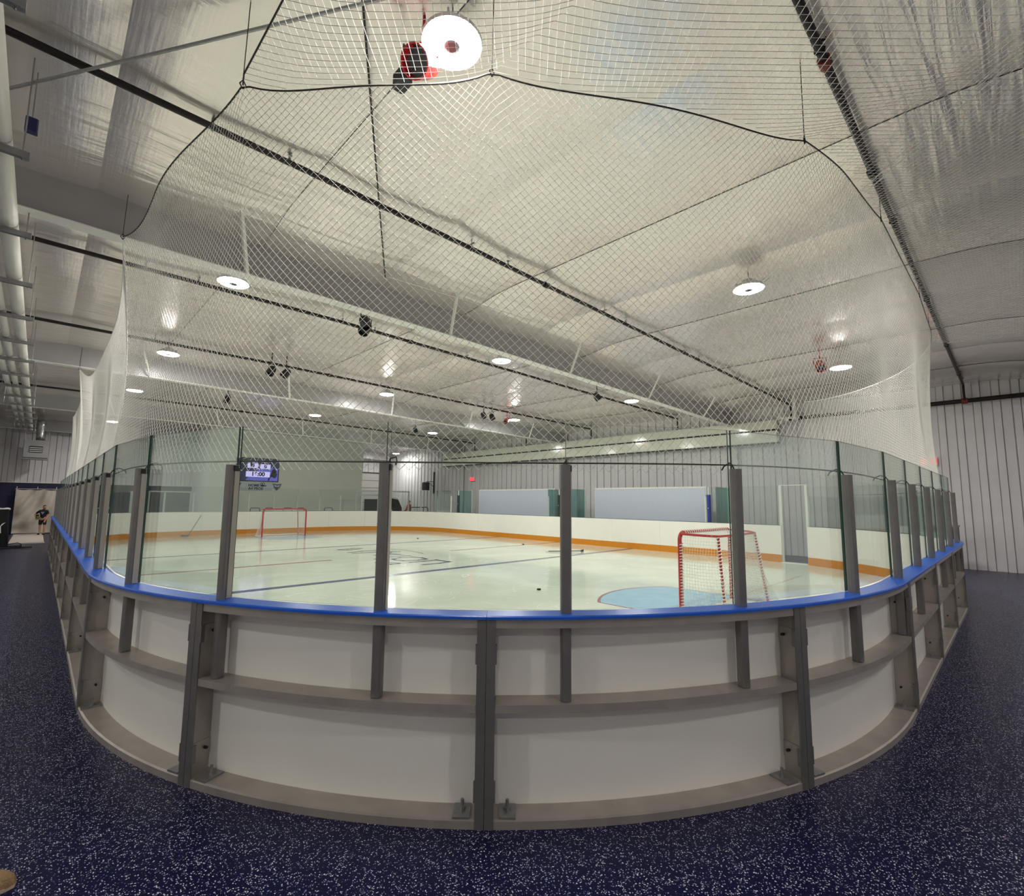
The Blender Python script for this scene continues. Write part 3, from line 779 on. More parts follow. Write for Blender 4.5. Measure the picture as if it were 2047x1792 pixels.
MB().bbox(-.05, .05, -.08, .08, -.05, .05, .02).build('case', DARK, t); MB().cyl((0, -.08, 0), (0, -.12, -.01), .03, 10).build('lens', BLACK, t); MB().cyl((0, 0, .05), (0, 0, .3), .008, 6).build('stem', BLACK, t)

# ================================================================== WHITE INSULATED PIPES (left)
for i, (xp, rp_) in enumerate(((-.45, .075), (-.63, .055), (-.77, .055))):
    t = empty('insulated_pipe', (xp, 0, 4.43), 'white insulated pipe along the left ceiling, %s from the rink' % ['nearest', 'middle one', 'farthest'][i], 'pipe', 'white insulated pipes')
    yy = -4.4; hs = [5.33+1.68*k for k in range(-6, 15)]
    for a, b in zip(hs[:-1], hs[1:]): MB().cyl((0, a+.012, rp_), (0, b-.012, rp_), rp_, 14).build('jacket_length', PVC, t, smooth=False)
    for o in t.children: o.data.polygons.foreach_set('use_smooth', [len(p.vertices) == 4 for p in o.data.polygons])
for k in range(-3, 15):
    y = 5.33+1.68*k
    t = empty('pipe_trapeze', (0, y, 4.4), 'steel trapeze hanger under the white pipes, %s from the camera' % ORD[k+3], 'hanger', 'pipe trapeze hangers')
    MB().box(-.98, -.27, -.022, .022, -.03, .025).build('channel', GALV, t)
    for xp in (-.31, -.94): MB().cyl((xp, 0, -.05), (xp, 0, cz(xp, y)-4.4), .006, 6).build('rod', GALV, t)
# small control box hung on frame at left
t = empty('control_box', (-.29, 5.5, 4.76), 'small navy box on the roof frame at upper left', 'box')
MB().bbox(-.04, .04, -.03, .03, -.06, .06, .008).build('case', mat('navy_box', srgb(36, 40, 84), .4), t); MB().cyl((0, 0, .06), (0, 0, .5), .006, 6).build('conduit', GALV, t)

# ================================================================== UNIT HEATER, far left
t = empty('unit_heater', (-.23, 30.2, 3.3), 'grey unit heater hung high on the far left wall', 'heater')
MB().bbox(-.4, .4, -.3, .3, .08, .85, .02).build('cabinet', mat('heater_grey', srgb(165, 163, 165), .4, .3), t)
MB().box(-.2, .22, -.33, -.3, .3, .58).build('louvre_frame', DARK, t)
for k in range(3): MB().box(-.19, .21, -.36, -.32, .33+.08*k, .36+.08*k).build('louvre', WHITE, t)
MB().box(-.42, .42, -.34, .34, 0, .05).build('drip_tray', GALV, t)
o = MB().tube([(.1, 0, .85), (.1, 0, 1.1), (.1, .0, 1.3), (.1, -.05, 1.5), (.1, -.12, 1.75)], .15, 14).build('flue', mat('foil_duct', srgb(190, 190, 192), .25, .9, bump=.6, bscale=14), t, smooth=True)
for xx in (-.38, .38): MB().cyl((xx, 0, .85), (xx, 0, 1.8), .01, 6).build('rod', GALV, t)

# ================================================================== DUCT on right wall
t = empty('air_duct', (17.6, 0, 0), 'long glossy cream duct mounted high on the right wall', 'duct')
for k in range(6):
    y0 = 5.48+k*3.14; y1 = y0+3.135
    MB().box(.0, .25, y0, y1, 3.74, 4.13).build('lower_section', DUCT, t)
    MB().box(.08, .25, y0, y1, 4.2, 4.5).build('upper_section', DUCT, t)
MB().box(.12, .25, 5.48, 24.3, 4.13, 4.2).build('joint_rail', DARK, t)
MB().box(-.02, .25, 5.45, 24.33, 3.715, 3.74).build('bottom_trim', DARK, t)
for k in range(38): MB().box(-.004, .05, 5.6+k*.5, 5.64+k*.5, 4.12, 4.15).build('clip', DARK, t)
# white drop pipe with valves
t = empty('white_drop_pipe', (17.25, 4.8, 4.4), 'white vertical drop pipe with valves beside the duct end', 'pipe')
MB().cyl((0, 0, 0.05), (0, 0, .72), .055, 12).build('riser', PVC, t)
for dx, dy, dz, r_ in ((0, .0, .05, .1), (0, .25, .02, .08), (0, .42, .1, .07), (0, .42, -.06, .06)):
    MB().sphere((dx, dy, dz), r_, n=10, m=6).build('valve', PVC, t)
MB().cyl((0, 0, .05), (0, .5, .05), .035, 10).build('manifold', PVC, t)

# ================================================================== BENCH AREA behind far boards
WB = mat('white_bench_panel', srgb(196, 203, 218), .35, noise=.01)
def bench_panel(y0, y1, label):
    t = empty('bench_backboard', (16.7, (y0+y1)/2, 0), label, 'panel', 'white bench backboards')
    h = (y1-y0)/2
    MB().box(0, .03, -h, h, .5, 2.2).build('board', WB, t)
    for a, b in ((-h-.03, -h), (h, h+.03)): MB().box(-.01, .05, a, b, 0.0, 2.26).build('stile', WHITE, t)
    MB().box(-.01, .05, -h, h, 2.2, 2.26).build('top_trim', WHITE, t)
    MB().box(-.35, 0, -h, h, .42, .47).build('seat', mat('bench_seat', srgb(120, 110, 100), .6), t)
    for yy in (-h+.3, 0, h-.3): MB().box(-.3, -.25, yy-.03, yy+.03, 0, .42).build('seat_leg', GALV, t)
bench_panel(7.55, 12.25, 'white backboard of the nearer players bench behind the goal'); bench_panel(14.5, 19.7, 'white backboard of the farther players bench along the far side')
TEAL = glass_mat('teal_glass', (.72, .88, .87, 1), .8)
for i, (yy, nm) in enumerate(((6.75, 'teal glass end screen of the nearer bench, towards the doorway'), (12.75, 'teal glass end screen of the nearer bench, away from the doorway'), (13.95, 'teal glass end screen of the farther bench, nearer one'), (20.3, 'teal glass end screen of the farther bench, farther one'))):
    t = empty('end_screen', (15.6, yy, 0), nm, 'glass screen', 'bench end screens')
    MB().box(.05, 1.05, -.006, .006, 1.0, 2.2).build('pane', TEAL, t); MB().box(.03, 1.07, -.02, .02, .0, 1.0).build('lower_board', BOARD, t)
    MB().box(1.04, 1.09, -.03, .03, 0, 2.25).build('stile', WHITE, t)
def padpost(y, m, label):
    t = empty('padded_post', (15.62, y, 0), label, 'post')
    MB().bbox(-.05, .05, -.07, .07, 0, 1.95, .03).build('pad', m, t); MB().cyl((0, 0, 1.95), (0, 0, 2.2), .02, 8).build('pole', WHITE, t)
    MB().box(-.056, -.05, -.01, .01, 1.5, 1.54).build('tag', WHITE, t)
padpost(6.98, mat('blue_pad', srgb(26, 52, 160), .45), 'blue padded post at the near end of the bench')
padpost(13.3, mat('dark_teal_pad', srgb(24, 42, 48), .5), 'dark teal padded post between the two benches'); padpost(20.1, mat('dark_teal_pad', srgb(24, 42, 48), .5), 'dark teal padded post at the far end of the benches')

# ================================================================== GOALS
def goal(x, y, rz, label):
    t = empty('hockey_goal', (x, y, ICE_Z), label, 'goal', 'hockey goals', rz)
    W = .915; H = 1.2; r = .03
    pts = [(-W, 0, 0)]+[(-W, 0, H-.12)]+[(-W+.12-.12*math.cos(a), 0, H-.12+.12*math.sin(a)) for a in np.linspace(.2, PI/2, 6)]
    pts += [(-p[0], p[1], p[2]) for p in pts[::-1]]
    MB().tube(pts, r, 10).build('front_frame', RED, t)
    D = .82
    base = [(-W, 0, .03)]+[(-W-.1*math.sin(a), -D*.5*(1-math.cos(a)), .03) for a in np.linspace(.3, PI/2, 4)]
    base += [(-W+.18*(1-math.cos(a))-.1+.0, -D*.5-D*.5*math.sin(a), .03) for a in np.linspace(.2, PI/2, 5)]
    base += [(-p[0], p[1], p[2]) for p in base[::-1]]
    MB().tube(base, .025, 8).build('base_frame', mat('white_base_pad', srgb(222, 214, 206), .5), t)
    topb = [(-W+.02, 0, H-.02), (-W+.05, -.35, H-.03), (-W+.2, -.5, H-.04), (0, -.54, H-.04), (W-.2, -.5, H-.04), (W-.05, -.35, H-.03), (W-.02, 0, H-.02)]
    MB().tube(topb, .018, 8).build('top_shelf_bar', RED, t)
    for sx in (-1, 1): MB().tube([(sx*(W-.2), -.5, H-.04), (sx*(W-.08), -.62, .05)], .018, 8).build('rear_stay', RED, t)
    # back + side net: lofted from top bar curve to base curve
    def lerp_curve(c, u):
        L = [0]
        for a, b in zip(c[:-1], c[1:]): L.append(L[-1]+(Vector(b)-Vector(a)).length)
        d = u*L[-1]
        for i in range(len(c)-1):
            if d <= L[i+1]+1e-9:
                q = (d-L[i])/(L[i+1]-L[i]+1e-9); return Vector(c[i]).lerp(Vector(c[i+1]), q)
        return Vector(c[-1])
    pol = []
    NU, NW = 64, 26
    def S(u, v):
        a = lerp_curve(topb, u); b = lerp_curve(base, u)
        p = a.lerp(b, v); p.y += .12*math.sin(PI*v)*(1 if True else 0)*math.sin(PI*u)
        return (p.x, p.y, p.z)
    for i in range(NU+1): pol.append([S(i/NU, j/8) for j in range(9)])
    for j in range(1, NW): pol.append([S(i/32, j/NW) for i in range(33)])
    # top panel
    for i in range(0, 41):
        xx = -W+.05+(2*W-.1)*i/40; yy = -.5 if abs(xx) < W-.2 else -.35
        pol.append([(xx, 0, H-.01), (xx, yy*.5, H-.05), (xx, yy, H-.04)])
    for j in range(1, 10): pol.append([(-W+.06, -.05*j, H-.03), (0, -.05*j, H-.05), (W-.06, -.05*j, H-.03)])
    strands('goal_net', pol, .0024, NETM, t)
    # white lacing wound round the frame
    def helix(a, b, turns, rr):
        a = Vector(a); b = Vector(b); d = (b-a); u = d.normalized().orthogonal().normalized(); v = d.normalized().cross(u); P = []
        for k in range(int(turns*8)+1):
            q = k/(turns*8); an = q*turns*2*PI
            P.append(tuple(a+d*q+u*rr*math.cos(an)+v*rr*math.sin(an)))
        return P
    for a, b in (((-W+.12, -.004, H), (W-.12, -.004, H)), ((-W, -.02, .1), (-W, -.02, H-.15)), ((W, -.02, .1), (W, -.02, H-.15)), ((W-.2, -.5, H-.06), (W-.08, -.62, .1)), ((-W+.2, -.5, H-.06), (-W+.08, -.62, .1))):
        strands('lacing', [helix(a, b, 22, .028)], .008, NETM, t)
    return t
goal(GX, GY, 0, 'red framed hockey goal with white net standing in the near blue crease')
goal(GX, GY2, PI, 'red framed hockey goal at the far end of the ice')
def puck(x, y, label, z=ICE_Z):
    o = MB().lathe([(.036, 0), (.038, .003), (.038, .022), (.036, .0254)], (0, 0, 0), 20).build('hockey_puck', PUCK, loc=(x, y, z+.002)); tag(o, label, 'puck', 'hockey pucks'); return o
puck(6.87, 6.35, 'black puck on open ice left of the near crease'); puck(11.9, 18.1, 'black puck far off on the ice near the far end')
puck(13.45, 13.25, 'black puck by the far boards near the centre line')
o = puck(6.93, 3.82, 'black puck beside the left post of the near goal', ICE_Z); 
puck(7.45, 3.2, 'black puck inside the near goal net')

# hockey sticks
def stick(a, b, label, blade_dir):
    t = empty('hockey_stick', (0, 0, 0), label, 'hockey stick', 'hockey sticks')
    a = Vector(a); b = Vector(b)
    MB().tube([tuple(a), tuple(b)], .014, 6).build('shaft', BLACK, t)
    d = Vector(blade_dir)
    mb = MB(); q = [b, b+d*.1+Vector((0, 0, -.01)), b+d*.28]
    for i in range(2):
        A, B = q[i], q[i+1]
        mb.add([(A.x, A.y, A.z-.035), (B.x, B.y, B.z-.035), (B.x, B.y, B.z+.035), (A.x, A.y, A.z+.035), (A.x+.008, A.y+.008, A.z-.035), (B.x+.008, B.y+.008, B.z-.035), (B.x+.008, B.y+.008, B.z+.035), (A.x+.008, A.y+.008, A.z+.035)],
               [(0, 1, 2, 3), (4, 7, 6, 5), (0, 4, 5, 1), (3, 2, 6, 7), (0, 3, 7, 4), (1, 5, 6, 2)])
    mb.build('blade', BLACK, t)
    MB().tube([tuple(a), tuple(a+(b-a)*.08)], .017, 6).build('grip_tape', WHITE, t)
stick((5.3, 25.23, .98), (4.75, 24.75, ICE_Z+.045), 'black hockey stick leaning on the far boards behind a shield post', (-.9, .2, 0))
stick((12.1, 10.9, ICE_Z+.02), (13.0, 10.14, ICE_Z+.037), 'hockey stick lying on the ice near the far boards', (.9, .3, 0))

# ================================================================== SCOREBOARD
def text(body, size, loc, m, parent, name='lettering', bold=0.):
    cu = bpy.data.curves.new('txt', 'FONT'); cu.body = body; cu.size = size; cu.align_x = 'CENTER'; cu.align_y = 'CENTER'; cu.extrude = .003; cu.offset = bold
    to = bpy.data.objects.new('txt', cu); COL.objects.link(to)
    bpy.context.view_layer.update()
    me = bpy.data.meshes.new_from_object(to.evaluated_get(bpy.context.evaluated_depsgraph_get()))
    bpy.data.objects.remove(to)
    me.materials.clear(); me.materials.append(m)
    o = bpy.data.objects.new(name, me); COL.objects.link(o); o.parent = parent
    o.location = loc; o.rotation_euler = (PI/2, 0, 0); return o
SX, SY, SZ = 8.28, 27.94, 3.2
t = empty('scoreboard_screen', (SX, SY, SZ), 'dark blue video scoreboard showing 0 0 and 16:00 on the white wall', 'scoreboard')
def scr(n, c, e=1.0): return mat(n, (c[0]*.12, c[1]*.12, c[2]*.12, 1), .4, emit=c, estr=e*.24)
MB().box(-1.06, 1.06, 0, .05, -.62, .62).build('cabinet', BLACK, t)
MB().box(-1.03, 1.03, -.006, 0, -.59, .59).build('screen', scr('screen_dark', srgb(38, 38, 62), .9), t)
mb = MB(); mb.add([(-.6, -.008, -.57), (1.0, -.008, -.57), (1.0, -.008, .1), (.2, -.008, .12), (-.3, -.008, -.2)], [(0, 1, 2, 3, 4)]); mb.build('screen_glow', scr('screen_blue', srgb(84, 84, 170), .9), t)
LAV = scr('screen_lavender', srgb(196, 188, 240), .95); INK = mat('screen_ink', srgb(28, 24, 56), .5)
for xa, xb, za, zb in ((-.53, .0, .08, .34), (.1, .61, .06, .31), (-.58, .6, -.38, -.09)): MB().box(xa, xb, -.014, -.008, za, zb).build('score_tile', LAV, t)
text('0', .26, (-.26, -.02, .21), INK, t, bold=.012); text('0', .26, (.355, -.02, .185), INK, t, bold=.012); text('16:00', .30, (0.01, -.02, -.235), INK, t, bold=.012)
MB().tube([(-.06, -.016, .0), (-.05, -.016, .06), (0, -.016, .07), (.05, -.016, .05), (.05, -.016, -.02)], .018, 6).build('period_mark', LAV, t)
# dark skater silhouette on screen
mb = MB(); mb.add([(p[0], -.012, p[1]) for p in ((.5, -.55), (.58, -.3), (.66, -.18), (.7, .0), (.8, .1), (.88, .02), (.96, -.08), (.9, -.12), (.98, -.2), (.92, -.38), (.82, -.42), (.72, -.34), (.62, -.4), (.58, -.56))], [tuple(range(14))]); mb.build('skater_silhouette', scr('screen_black', srgb(16, 16, 34), .3), t)
for xx, lb in ((-.28, ''), (.36, '')): MB().box(xx-.1, xx+.1, -.014, -.008, .38, .40).build('team_caption', LAV, t)
t = empty('sponsor_banner', (SX, SY, 2.32), 'pale sponsor banner reading HOME AV PROS under the scoreboard', 'banner')
BAN = mat('banner_pale_blue', srgb(206, 214, 224), .6); CHAR = mat('banner_charcoal', srgb(42, 48, 56), .6); SLATE = mat('banner_slate', srgb(92, 108, 124), .6)
mb = MB(); pts = [(-.95, .2), (.95, .2), (.72, -.2), (-.72, -.2)]
mb.add([(x, 0, z) for x, z in pts]+[(x, .02, z) for x, z in pts], [(0, 3, 2, 1), (4, 5, 6, 7), (0, 1, 5, 4), (1, 2, 6, 5), (2, 3, 7, 6), (3, 0, 4, 7)]); mb.build('sheet', BAN, t)
text('HOME', .19, (-.16, -.012, .05), CHAR, t, bold=.006); text('AV PROS', .18, (-.06, -.012, -.115), CHAR, t, bold=.006)
mb = MB(); mb.box(.17, .36, -.01, -.004, 0, .1); mb.add([(.36, -.007, .06), (.45, -.007, .0), (.45, -.007, .1), (.36, -.007, .04)], [(0, 1, 2, 3)])
mb.build('film_camera_mark', CHAR, t)
for cx_, cz_, rr in ((.21, .13, .05), (.31, .14, .06)): MB().tube([(cx_+rr*math.cos(a), -.01, cz_+rr*math.sin(a)) for a in np.linspace(0, 2*PI, 13)], .016, 5).build('film_reel_mark', CHAR, t)
for xx in (-1.0, 1.0):
    mb = MB(); pts = [(-.24, .18), (0, .14), (.24, .18), (.14, -.06), (.1, -.05), (.06, -.13), (0, -.19), (-.06, -.13), (-.1, -.05), (-.14, -.06)]
    mb.add([(xx+x, -.012, z) for x, z in pts], [tuple(range(10))]); mb.build('shield_emblem', SLATE, t)
    mb = MB(); pts = [(-.17, .12), (0, .06), (.17, .12), (.08, -.01), (0, .02), (-.08, -.01)]
    mb.add([(xx+x, -.016, z) for x, z in pts], [tuple(range(6))]); mb.build('emblem_inlay', BAN, t)

# ================================================================== FAR END FURNITURE
def chair(x, y, rz, label):
    t = empty('hoop_back_chair', (x, y, 0), label, 'chair', 'chairs behind the far boards', rz)
    CM = mat('dark_chair_tube', srgb(48, 52, 54), .45, .3)
    MB().tube([(-.22, .02, .72)]+[(-.22+.06*(1-math.cos(a)), .02, 1.12+.1*math.sin(a)) for a in np.linspace(0, PI/2, 5)]+[(.22-.06*(1-math.cos(a)), .02, 1.12+.1*math.sin(a)) for a in np.linspace(PI/2, 0, 5)]+[(.22, .02, .72)], .016, 6).build('backrest', CM, t)
    MB().bbox(-.23, .23, .0, .42, .68, .73, .04).build('seat', CM, t)
    for xx, yy in ((-.2, .04), (.2, .04), (-.2, .38), (.2, .38)): MB().cyl((xx*1.1, yy, 0), (xx, yy, .69), .014, 6).build('leg', CM, t)
    MB().tube([(-.21, .04, .3), (.21, .04, .3), (.21, .38, .3), (-.21, .38, .3), (-.21, .04, .3)], .01, 5).build('foot_rail', CM, t)
CHX = [6.65, 7.75, 8.42, 9.3, 9.95, 11.45]
for i, x in enumerate(CHX): chair(x, 26.2, .0 if i % 2 else .25, 'dark hoop-backed chair behind the far boards, %s from the left' % ORD[i])
t = empty('metal_railing', (16.4, 24.9, 0), 'dark metal guard rail behind the far right corner boards', 'railing')
MB().tube([(-.6, 0, 0), (-.6, 0, 1.18), (-.52, 0, 1.26), (.55, .0, 1.26), (.62, 0, 1.18), (.62, 0, 0)], .025, 8).build('rail', DARK, t)
MB().tube([(.3, 0, 0), (.3, 0, 1.26)], .018, 8).build('baluster', DARK, t)
# white gate frame
t = empty('gate_frame', (0, 26.4, 0), 'tall white tube gate frame behind the far boards', 'gate')
for x in (13.1, 14.75, 16.6): MB().box(x-.035, x+.035, -.035, .035, 0, 2.15).build('upright', WHITE, t)
MB().box(13.05, 16.65, -.035, .035, 2.15, 2.22).build('top_bar', WHITE, t); MB().box(13.1, 16.6, -.02, .02, .95, .99).build('rail', WHITE, t)
# ice resurfacer
t = empty('ice_resurfacer', (15.7, 28.0, 0), 'black ice resurfacing machine with white frame behind the far boards', 'vehicle')
MB().bbox(-.55, .5, -.3, 1.4, .35, 1.72, .06).build('body', BLACK, t)
mb = MB(); mb.add([(.5, -.3, 1.78), (.95, -.3, 1.7), (1.35, -.3, .95), (1.2, -.3, .75), (.8, -.3, 1.3), (.5, -.3, 1.4)]+[(.5, .5, 1.78), (.95, .5, 1.7), (1.35, .5, .95), (1.2, .5, .75), (.8, .5, 1.3), (.5, .5, 1.4)],
       [(0, 5, 4, 3, 2, 1), (6, 7, 8, 9, 10, 11)]+[(k, (k+1) % 6, 6+(k+1) % 6, 6+k) for k in range(6)]); mb.build('chute', BLACK, t)
MB().tube([(-.5, -.33, .4), (-.5, -.33, 1.85), (.35, -.33, 1.85), (.35, -.33, .4)], .04, 6).build('roll_frame', WHITE, t)
MB().tube([(.35, -.33, 1.83), (.62, -.33, 1.86), (.9, -.33, 1.74)], .035, 6).build('chute_rim', WHITE, t)
for xx, yy in ((-.4, -.25), (.4, -.25), (-.4, 1.1), (.4, 1.1)):
    MB().tube([(xx-.1, yy, .3), (xx+.1, yy, .3)], .3, 16).build('wheel', BLACK, t)
# wall speaker with bracket
t = empty('wall_speaker', (17.75, 25.4, 2.5), 'black speaker on a wall bracket near the far corner', 'speaker')
MB().bbox(-.55, -.2, .1, .5, -.2, .3, .05).build('cabinet', BLACK, t); MB().box(-.02, .06, -.04, .04, -.4, .95).build('pole', BLACK, t)
MB().tube([(0, 0, .35), (-.35, .3, .35)], .02, 6).build('arm', BLACK, t); MB().tube([(0, 0, .0), (-.25, .2, .32)], .015, 6).build('brace', BLACK, t)
MB().box(-.57, -.55, .16, .44, -.14, .24).build('grille', DARK, t)
for y, z, lb in ((21.8, 2.92, 'small lit red sign on the right wall beyond the benches'), (1.67, 2.91, 'lit red sign on the right wall at the edge of the netting')):
    t = empty('lit_sign', (17.9, y, z), lb, 'sign', 'lit red signs'); MB().box(-.03, .0, -.17, .17, -.1, .1).build('face', SIGNR, t); MB().box(.0, .06, -.18, .18, -.11, .11).build('case', WHITE, t)
    MB().cyl((.03, 0, .11), (.03, 0, .45), .01, 6).build('conduit', GALV, t)
t = empty('wall_box', (17.93, 2.0, 3.2), 'small white junction box above the red sign', 'box')
MB().box(-.04, .02, -.06, .06, -.08, .08).build('case', WHITE, t); MB().cyl((0, 0, .08), (0, 0, 1.6), .012, 6).build('conduit', WHITE, t)
# dark rack and helmet shapes standing in for a reflection in the glass
t = empty('reflection_rack', (16.6, 1.55, 0), 'dark rack shape standing in for a reflection in the right-hand glass', 'rack')
MB().box(-.3, .3, -.45, .45, 0, 1.15).build('cabinet', DARK, t); MB().box(-.32, .32, -.47, .47, 1.15, 1.19).build('top', GALV, t)
for k in range(3): MB().box(-.31, -.3, -.4+.28*k, -.14+.28*k, .2, 1.05).build('door', BLACK, t)
o = MB(); o.sphere((0, 0, .17), .16, .16, .18, 16, 10); o.tube([(-.13, -.06, .06), (-.17, 0, .05), (-.13, .06, .06)], .014, 5)
t = empty('reflection_helmet', (16.5, 1.75, 1.19), 'grey helmet shape standing in for a reflection, above the dark rack shape', 'helmet')
o.build('shell', mat('helmet_grey', srgb(168, 166, 160), .4), t, smooth=True)
for k in range(4): MB().tube([(-.155, -.09, .1+.045*k), (-.175, 0, .1+.045*k), (-.155, .09, .1+.045*k)], .007, 5).build('cage_bar', BLACK, t)

# ================================================================== LEFT BACKGROUND: tarp, mat, black stand
def tf(u, v):
    x = -.72+1.36*u; z = .03+1.97*v
    y = 31.1+.05*math.sin(9*u+5*v)+.03*math.sin(17*u-9*v)+.04*math.sin(23*v*(1-u))-.06*math.sin(PI*v)
    z -= .04*abs(math.sin(3*PI*u))*v
    return (x, y, z)
mb = MB().grid(40, 40, tf)
t = empty('hanging_tarp', (0, 0, 0), 'creased beige tarp hung over the opening in the navy wall', 'tarp')
mb.build('sheet', CLOTH, t, smooth=True)
MB().tube([(-.75, 31.12, 2.02), (.66, 31.12, 2.02)], .012, 6).build('hanging_rod', WHITE, t)
for xx in (-.7, -.03, .6): MB().cyl((xx, 31.12, 2.0), (xx, 31.15, 2.12), .012, 6).build('hook', WHITE, t)
def tf2(u, v): return (3.35+.72*u, 31.15+.03*math.sin(14*u+3*v), .03+1.95*v)
t = empty('white_curtain', (0, 0, 0), 'white curtain beside the dark double door', 'curtain')
MB().grid(24, 8, tf2).build('sheet', mat('white_cloth', srgb(224, 224, 220), .8), t, smooth=True); MB().tube([(3.3, 31.15, 1.99), (4.1, 31.15, 1.99)], .012, 6).build('rod', WHITE, t)
t = empty('floor_mat', (-.12, 27.7, 0), 'cream floor panel lying in front of the tarp', 'mat')
MB().box(-.5, .42, -2.9, 2.9, 0, .03).build('panel', mat('cream_panel', srgb(228, 216, 204), .5, noise=.03), t); MB().box(-.52, .44, -2.93, -2.9, 0, .032).build('edge_strip', WHITE, t)
t = empty('draped_stand', (-.95, 23.0, 0), 'black draped stand with white cloth on top at the left edge', 'stand')
def dr(u, v):
    a = 2*PI*u; r_ = .36+.03*math.sin(9*a)*(1-v)-.04*v; return (r_*math.cos(a), r_*math.sin(a)*.8, .06+1.2*v)
MB().grid(40, 10, dr).build('drape', mat('black_cloth', srgb(14, 14, 18), .85), t, smooth=True)
mb = MB()
for k in range(7): mb.sphere((-.22+.08*k, .05*math.sin(k*2.3), 1.27+.02*math.sin(k)), .09, .12, .05, 8, 6)
mb.build('crumpled_cloth', WHITE, t, smooth=True)
MB().tube([(.1, -.35, .03), (.95, -.3, .03)], .025, 6).build('foot', BLACK, t); MB().tube([(.1, .25, .03), (.7, .3, .03)], .025, 6).build('foot', BLACK, t)
MB().tube([(.25, .2, .1), (.6, .25, .14), (.68, .25, .1), (.68, .25, .03)], .015, 6).build('brace', DARK, t)
mb = MB(); mb.add([(.1, -.31, .55), (.2, -.31, .5), (.18, -.31, .72), (.28, -.31, .85), (.2, -.31, .8), (.14, -.31, .68)], [(0, 1, 2, 3, 4, 5)]); mb.build('white_print', WHITE, t)

# ================================================================== SHOE at lower left
t = empty('suede_shoe', (.02, 3.19, 0), 'tan suede shoe tip at the lower left edge', 'shoe', rz=-.72)
def shoe(u, v):
    L = -.30+.36*u; hw = .046*math.sin(PI*min(1, .12+.88*(1-u)))**.45*(1.0 if u < .98 else .6)+.002
    e = math.sqrt(max(0, 1-((u-.72)/.28)**2)) if u > .72 else 1
    hw = .048*e+.001; h = (.055+.05*max(0, .6-u))*(e**.6)
    a = PI*v; return (L, hw*math.cos(a), .012+h*math.sin(a))
MB().grid(28, 14, shoe).build('upper', mat('tan_suede', srgb(146, 118, 84), .9, noise=.18, nscale=60, bump=.4, bscale=120), t, smooth=True)
pts = [(-.30+.36*u, (.050*(math.sqrt(max(0, 1-((u-.72)/.28)**2)) if u > .72 else 1)+.002)) for u in np.linspace(0, 1, 22)]
MB().prism([(x, -y) for x, y in pts]+[(x, y) for x, y in pts[::-1]], 0, .014).build('sole', mat('pale_sole', srgb(196, 180, 160), .7), t)

# ================================================================== PEOPLE
def skin_obj(name, joints, edges, m, parent, sub=2, root=0):
    me = bpy.data.meshes.new(name); me.from_pydata([j[:3] for j in joints], edges, []); me.materials.append(m)
    o = bpy.data.objects.new(name, me); COL.objects.link(o); o.parent = parent
    md = o.modifiers.new('skin', 'SKIN'); md.use_smooth_shade = True
    for i, j in enumerate(joints):
        r_ = j[3]; sv = me.skin_vertices[0].data[i]; sv.radius = (r_, j[4] if len(j) > 4 else r_); sv.use_root = (i == root)
    o.modifiers.new('sub', 'SUBSURF').levels = sub; o.modifiers['sub'].render_levels = sub
    return o
def hand(joints, edges, wi, w, d, side, r=.011):
    """palm and five fingers grown from wrist index; d = hand direction, side = thumb side"""
    w = Vector(w); d = Vector(d).normalized(); sd = Vector(side).normalized()
    p = w+d*.05; joints.append((p.x, p.y, p.z, .028, .014)); pi_ = len(joints)-1; edges.append((wi, pi_))
    for k, (o_, L) in enumerate(((-.027, .055), (-.009, .068), (.009, .072), (.026, .064))):
        b = p+d*.03+sd*o_; joints.append((b.x, b.y, b.z, r*.8)); bi = len(joints)-1; edges.append((pi_, bi))
        c = b+d*L*.55+Vector((0, 0, -.004)); e = c+d*L*.35+sd*.004+Vector((0, -.012, -.008))
        joints.append((c.x, c.y, c.z, r*.7)); joints.append((e.x, e.y, e.z, r*.55)); edges += [(bi, bi+1), (bi+1, bi+2)]
    b = w+d*.025+sd*.03; joints.append((b.x, b.y, b.z, r*.85)); bi = len(joints)-1; edges.append((pi_, bi))
    c = b+d*.03+sd*.02; joints.append((c.x, c.y, c.z, r*.65)); edges.append((bi, bi+1))
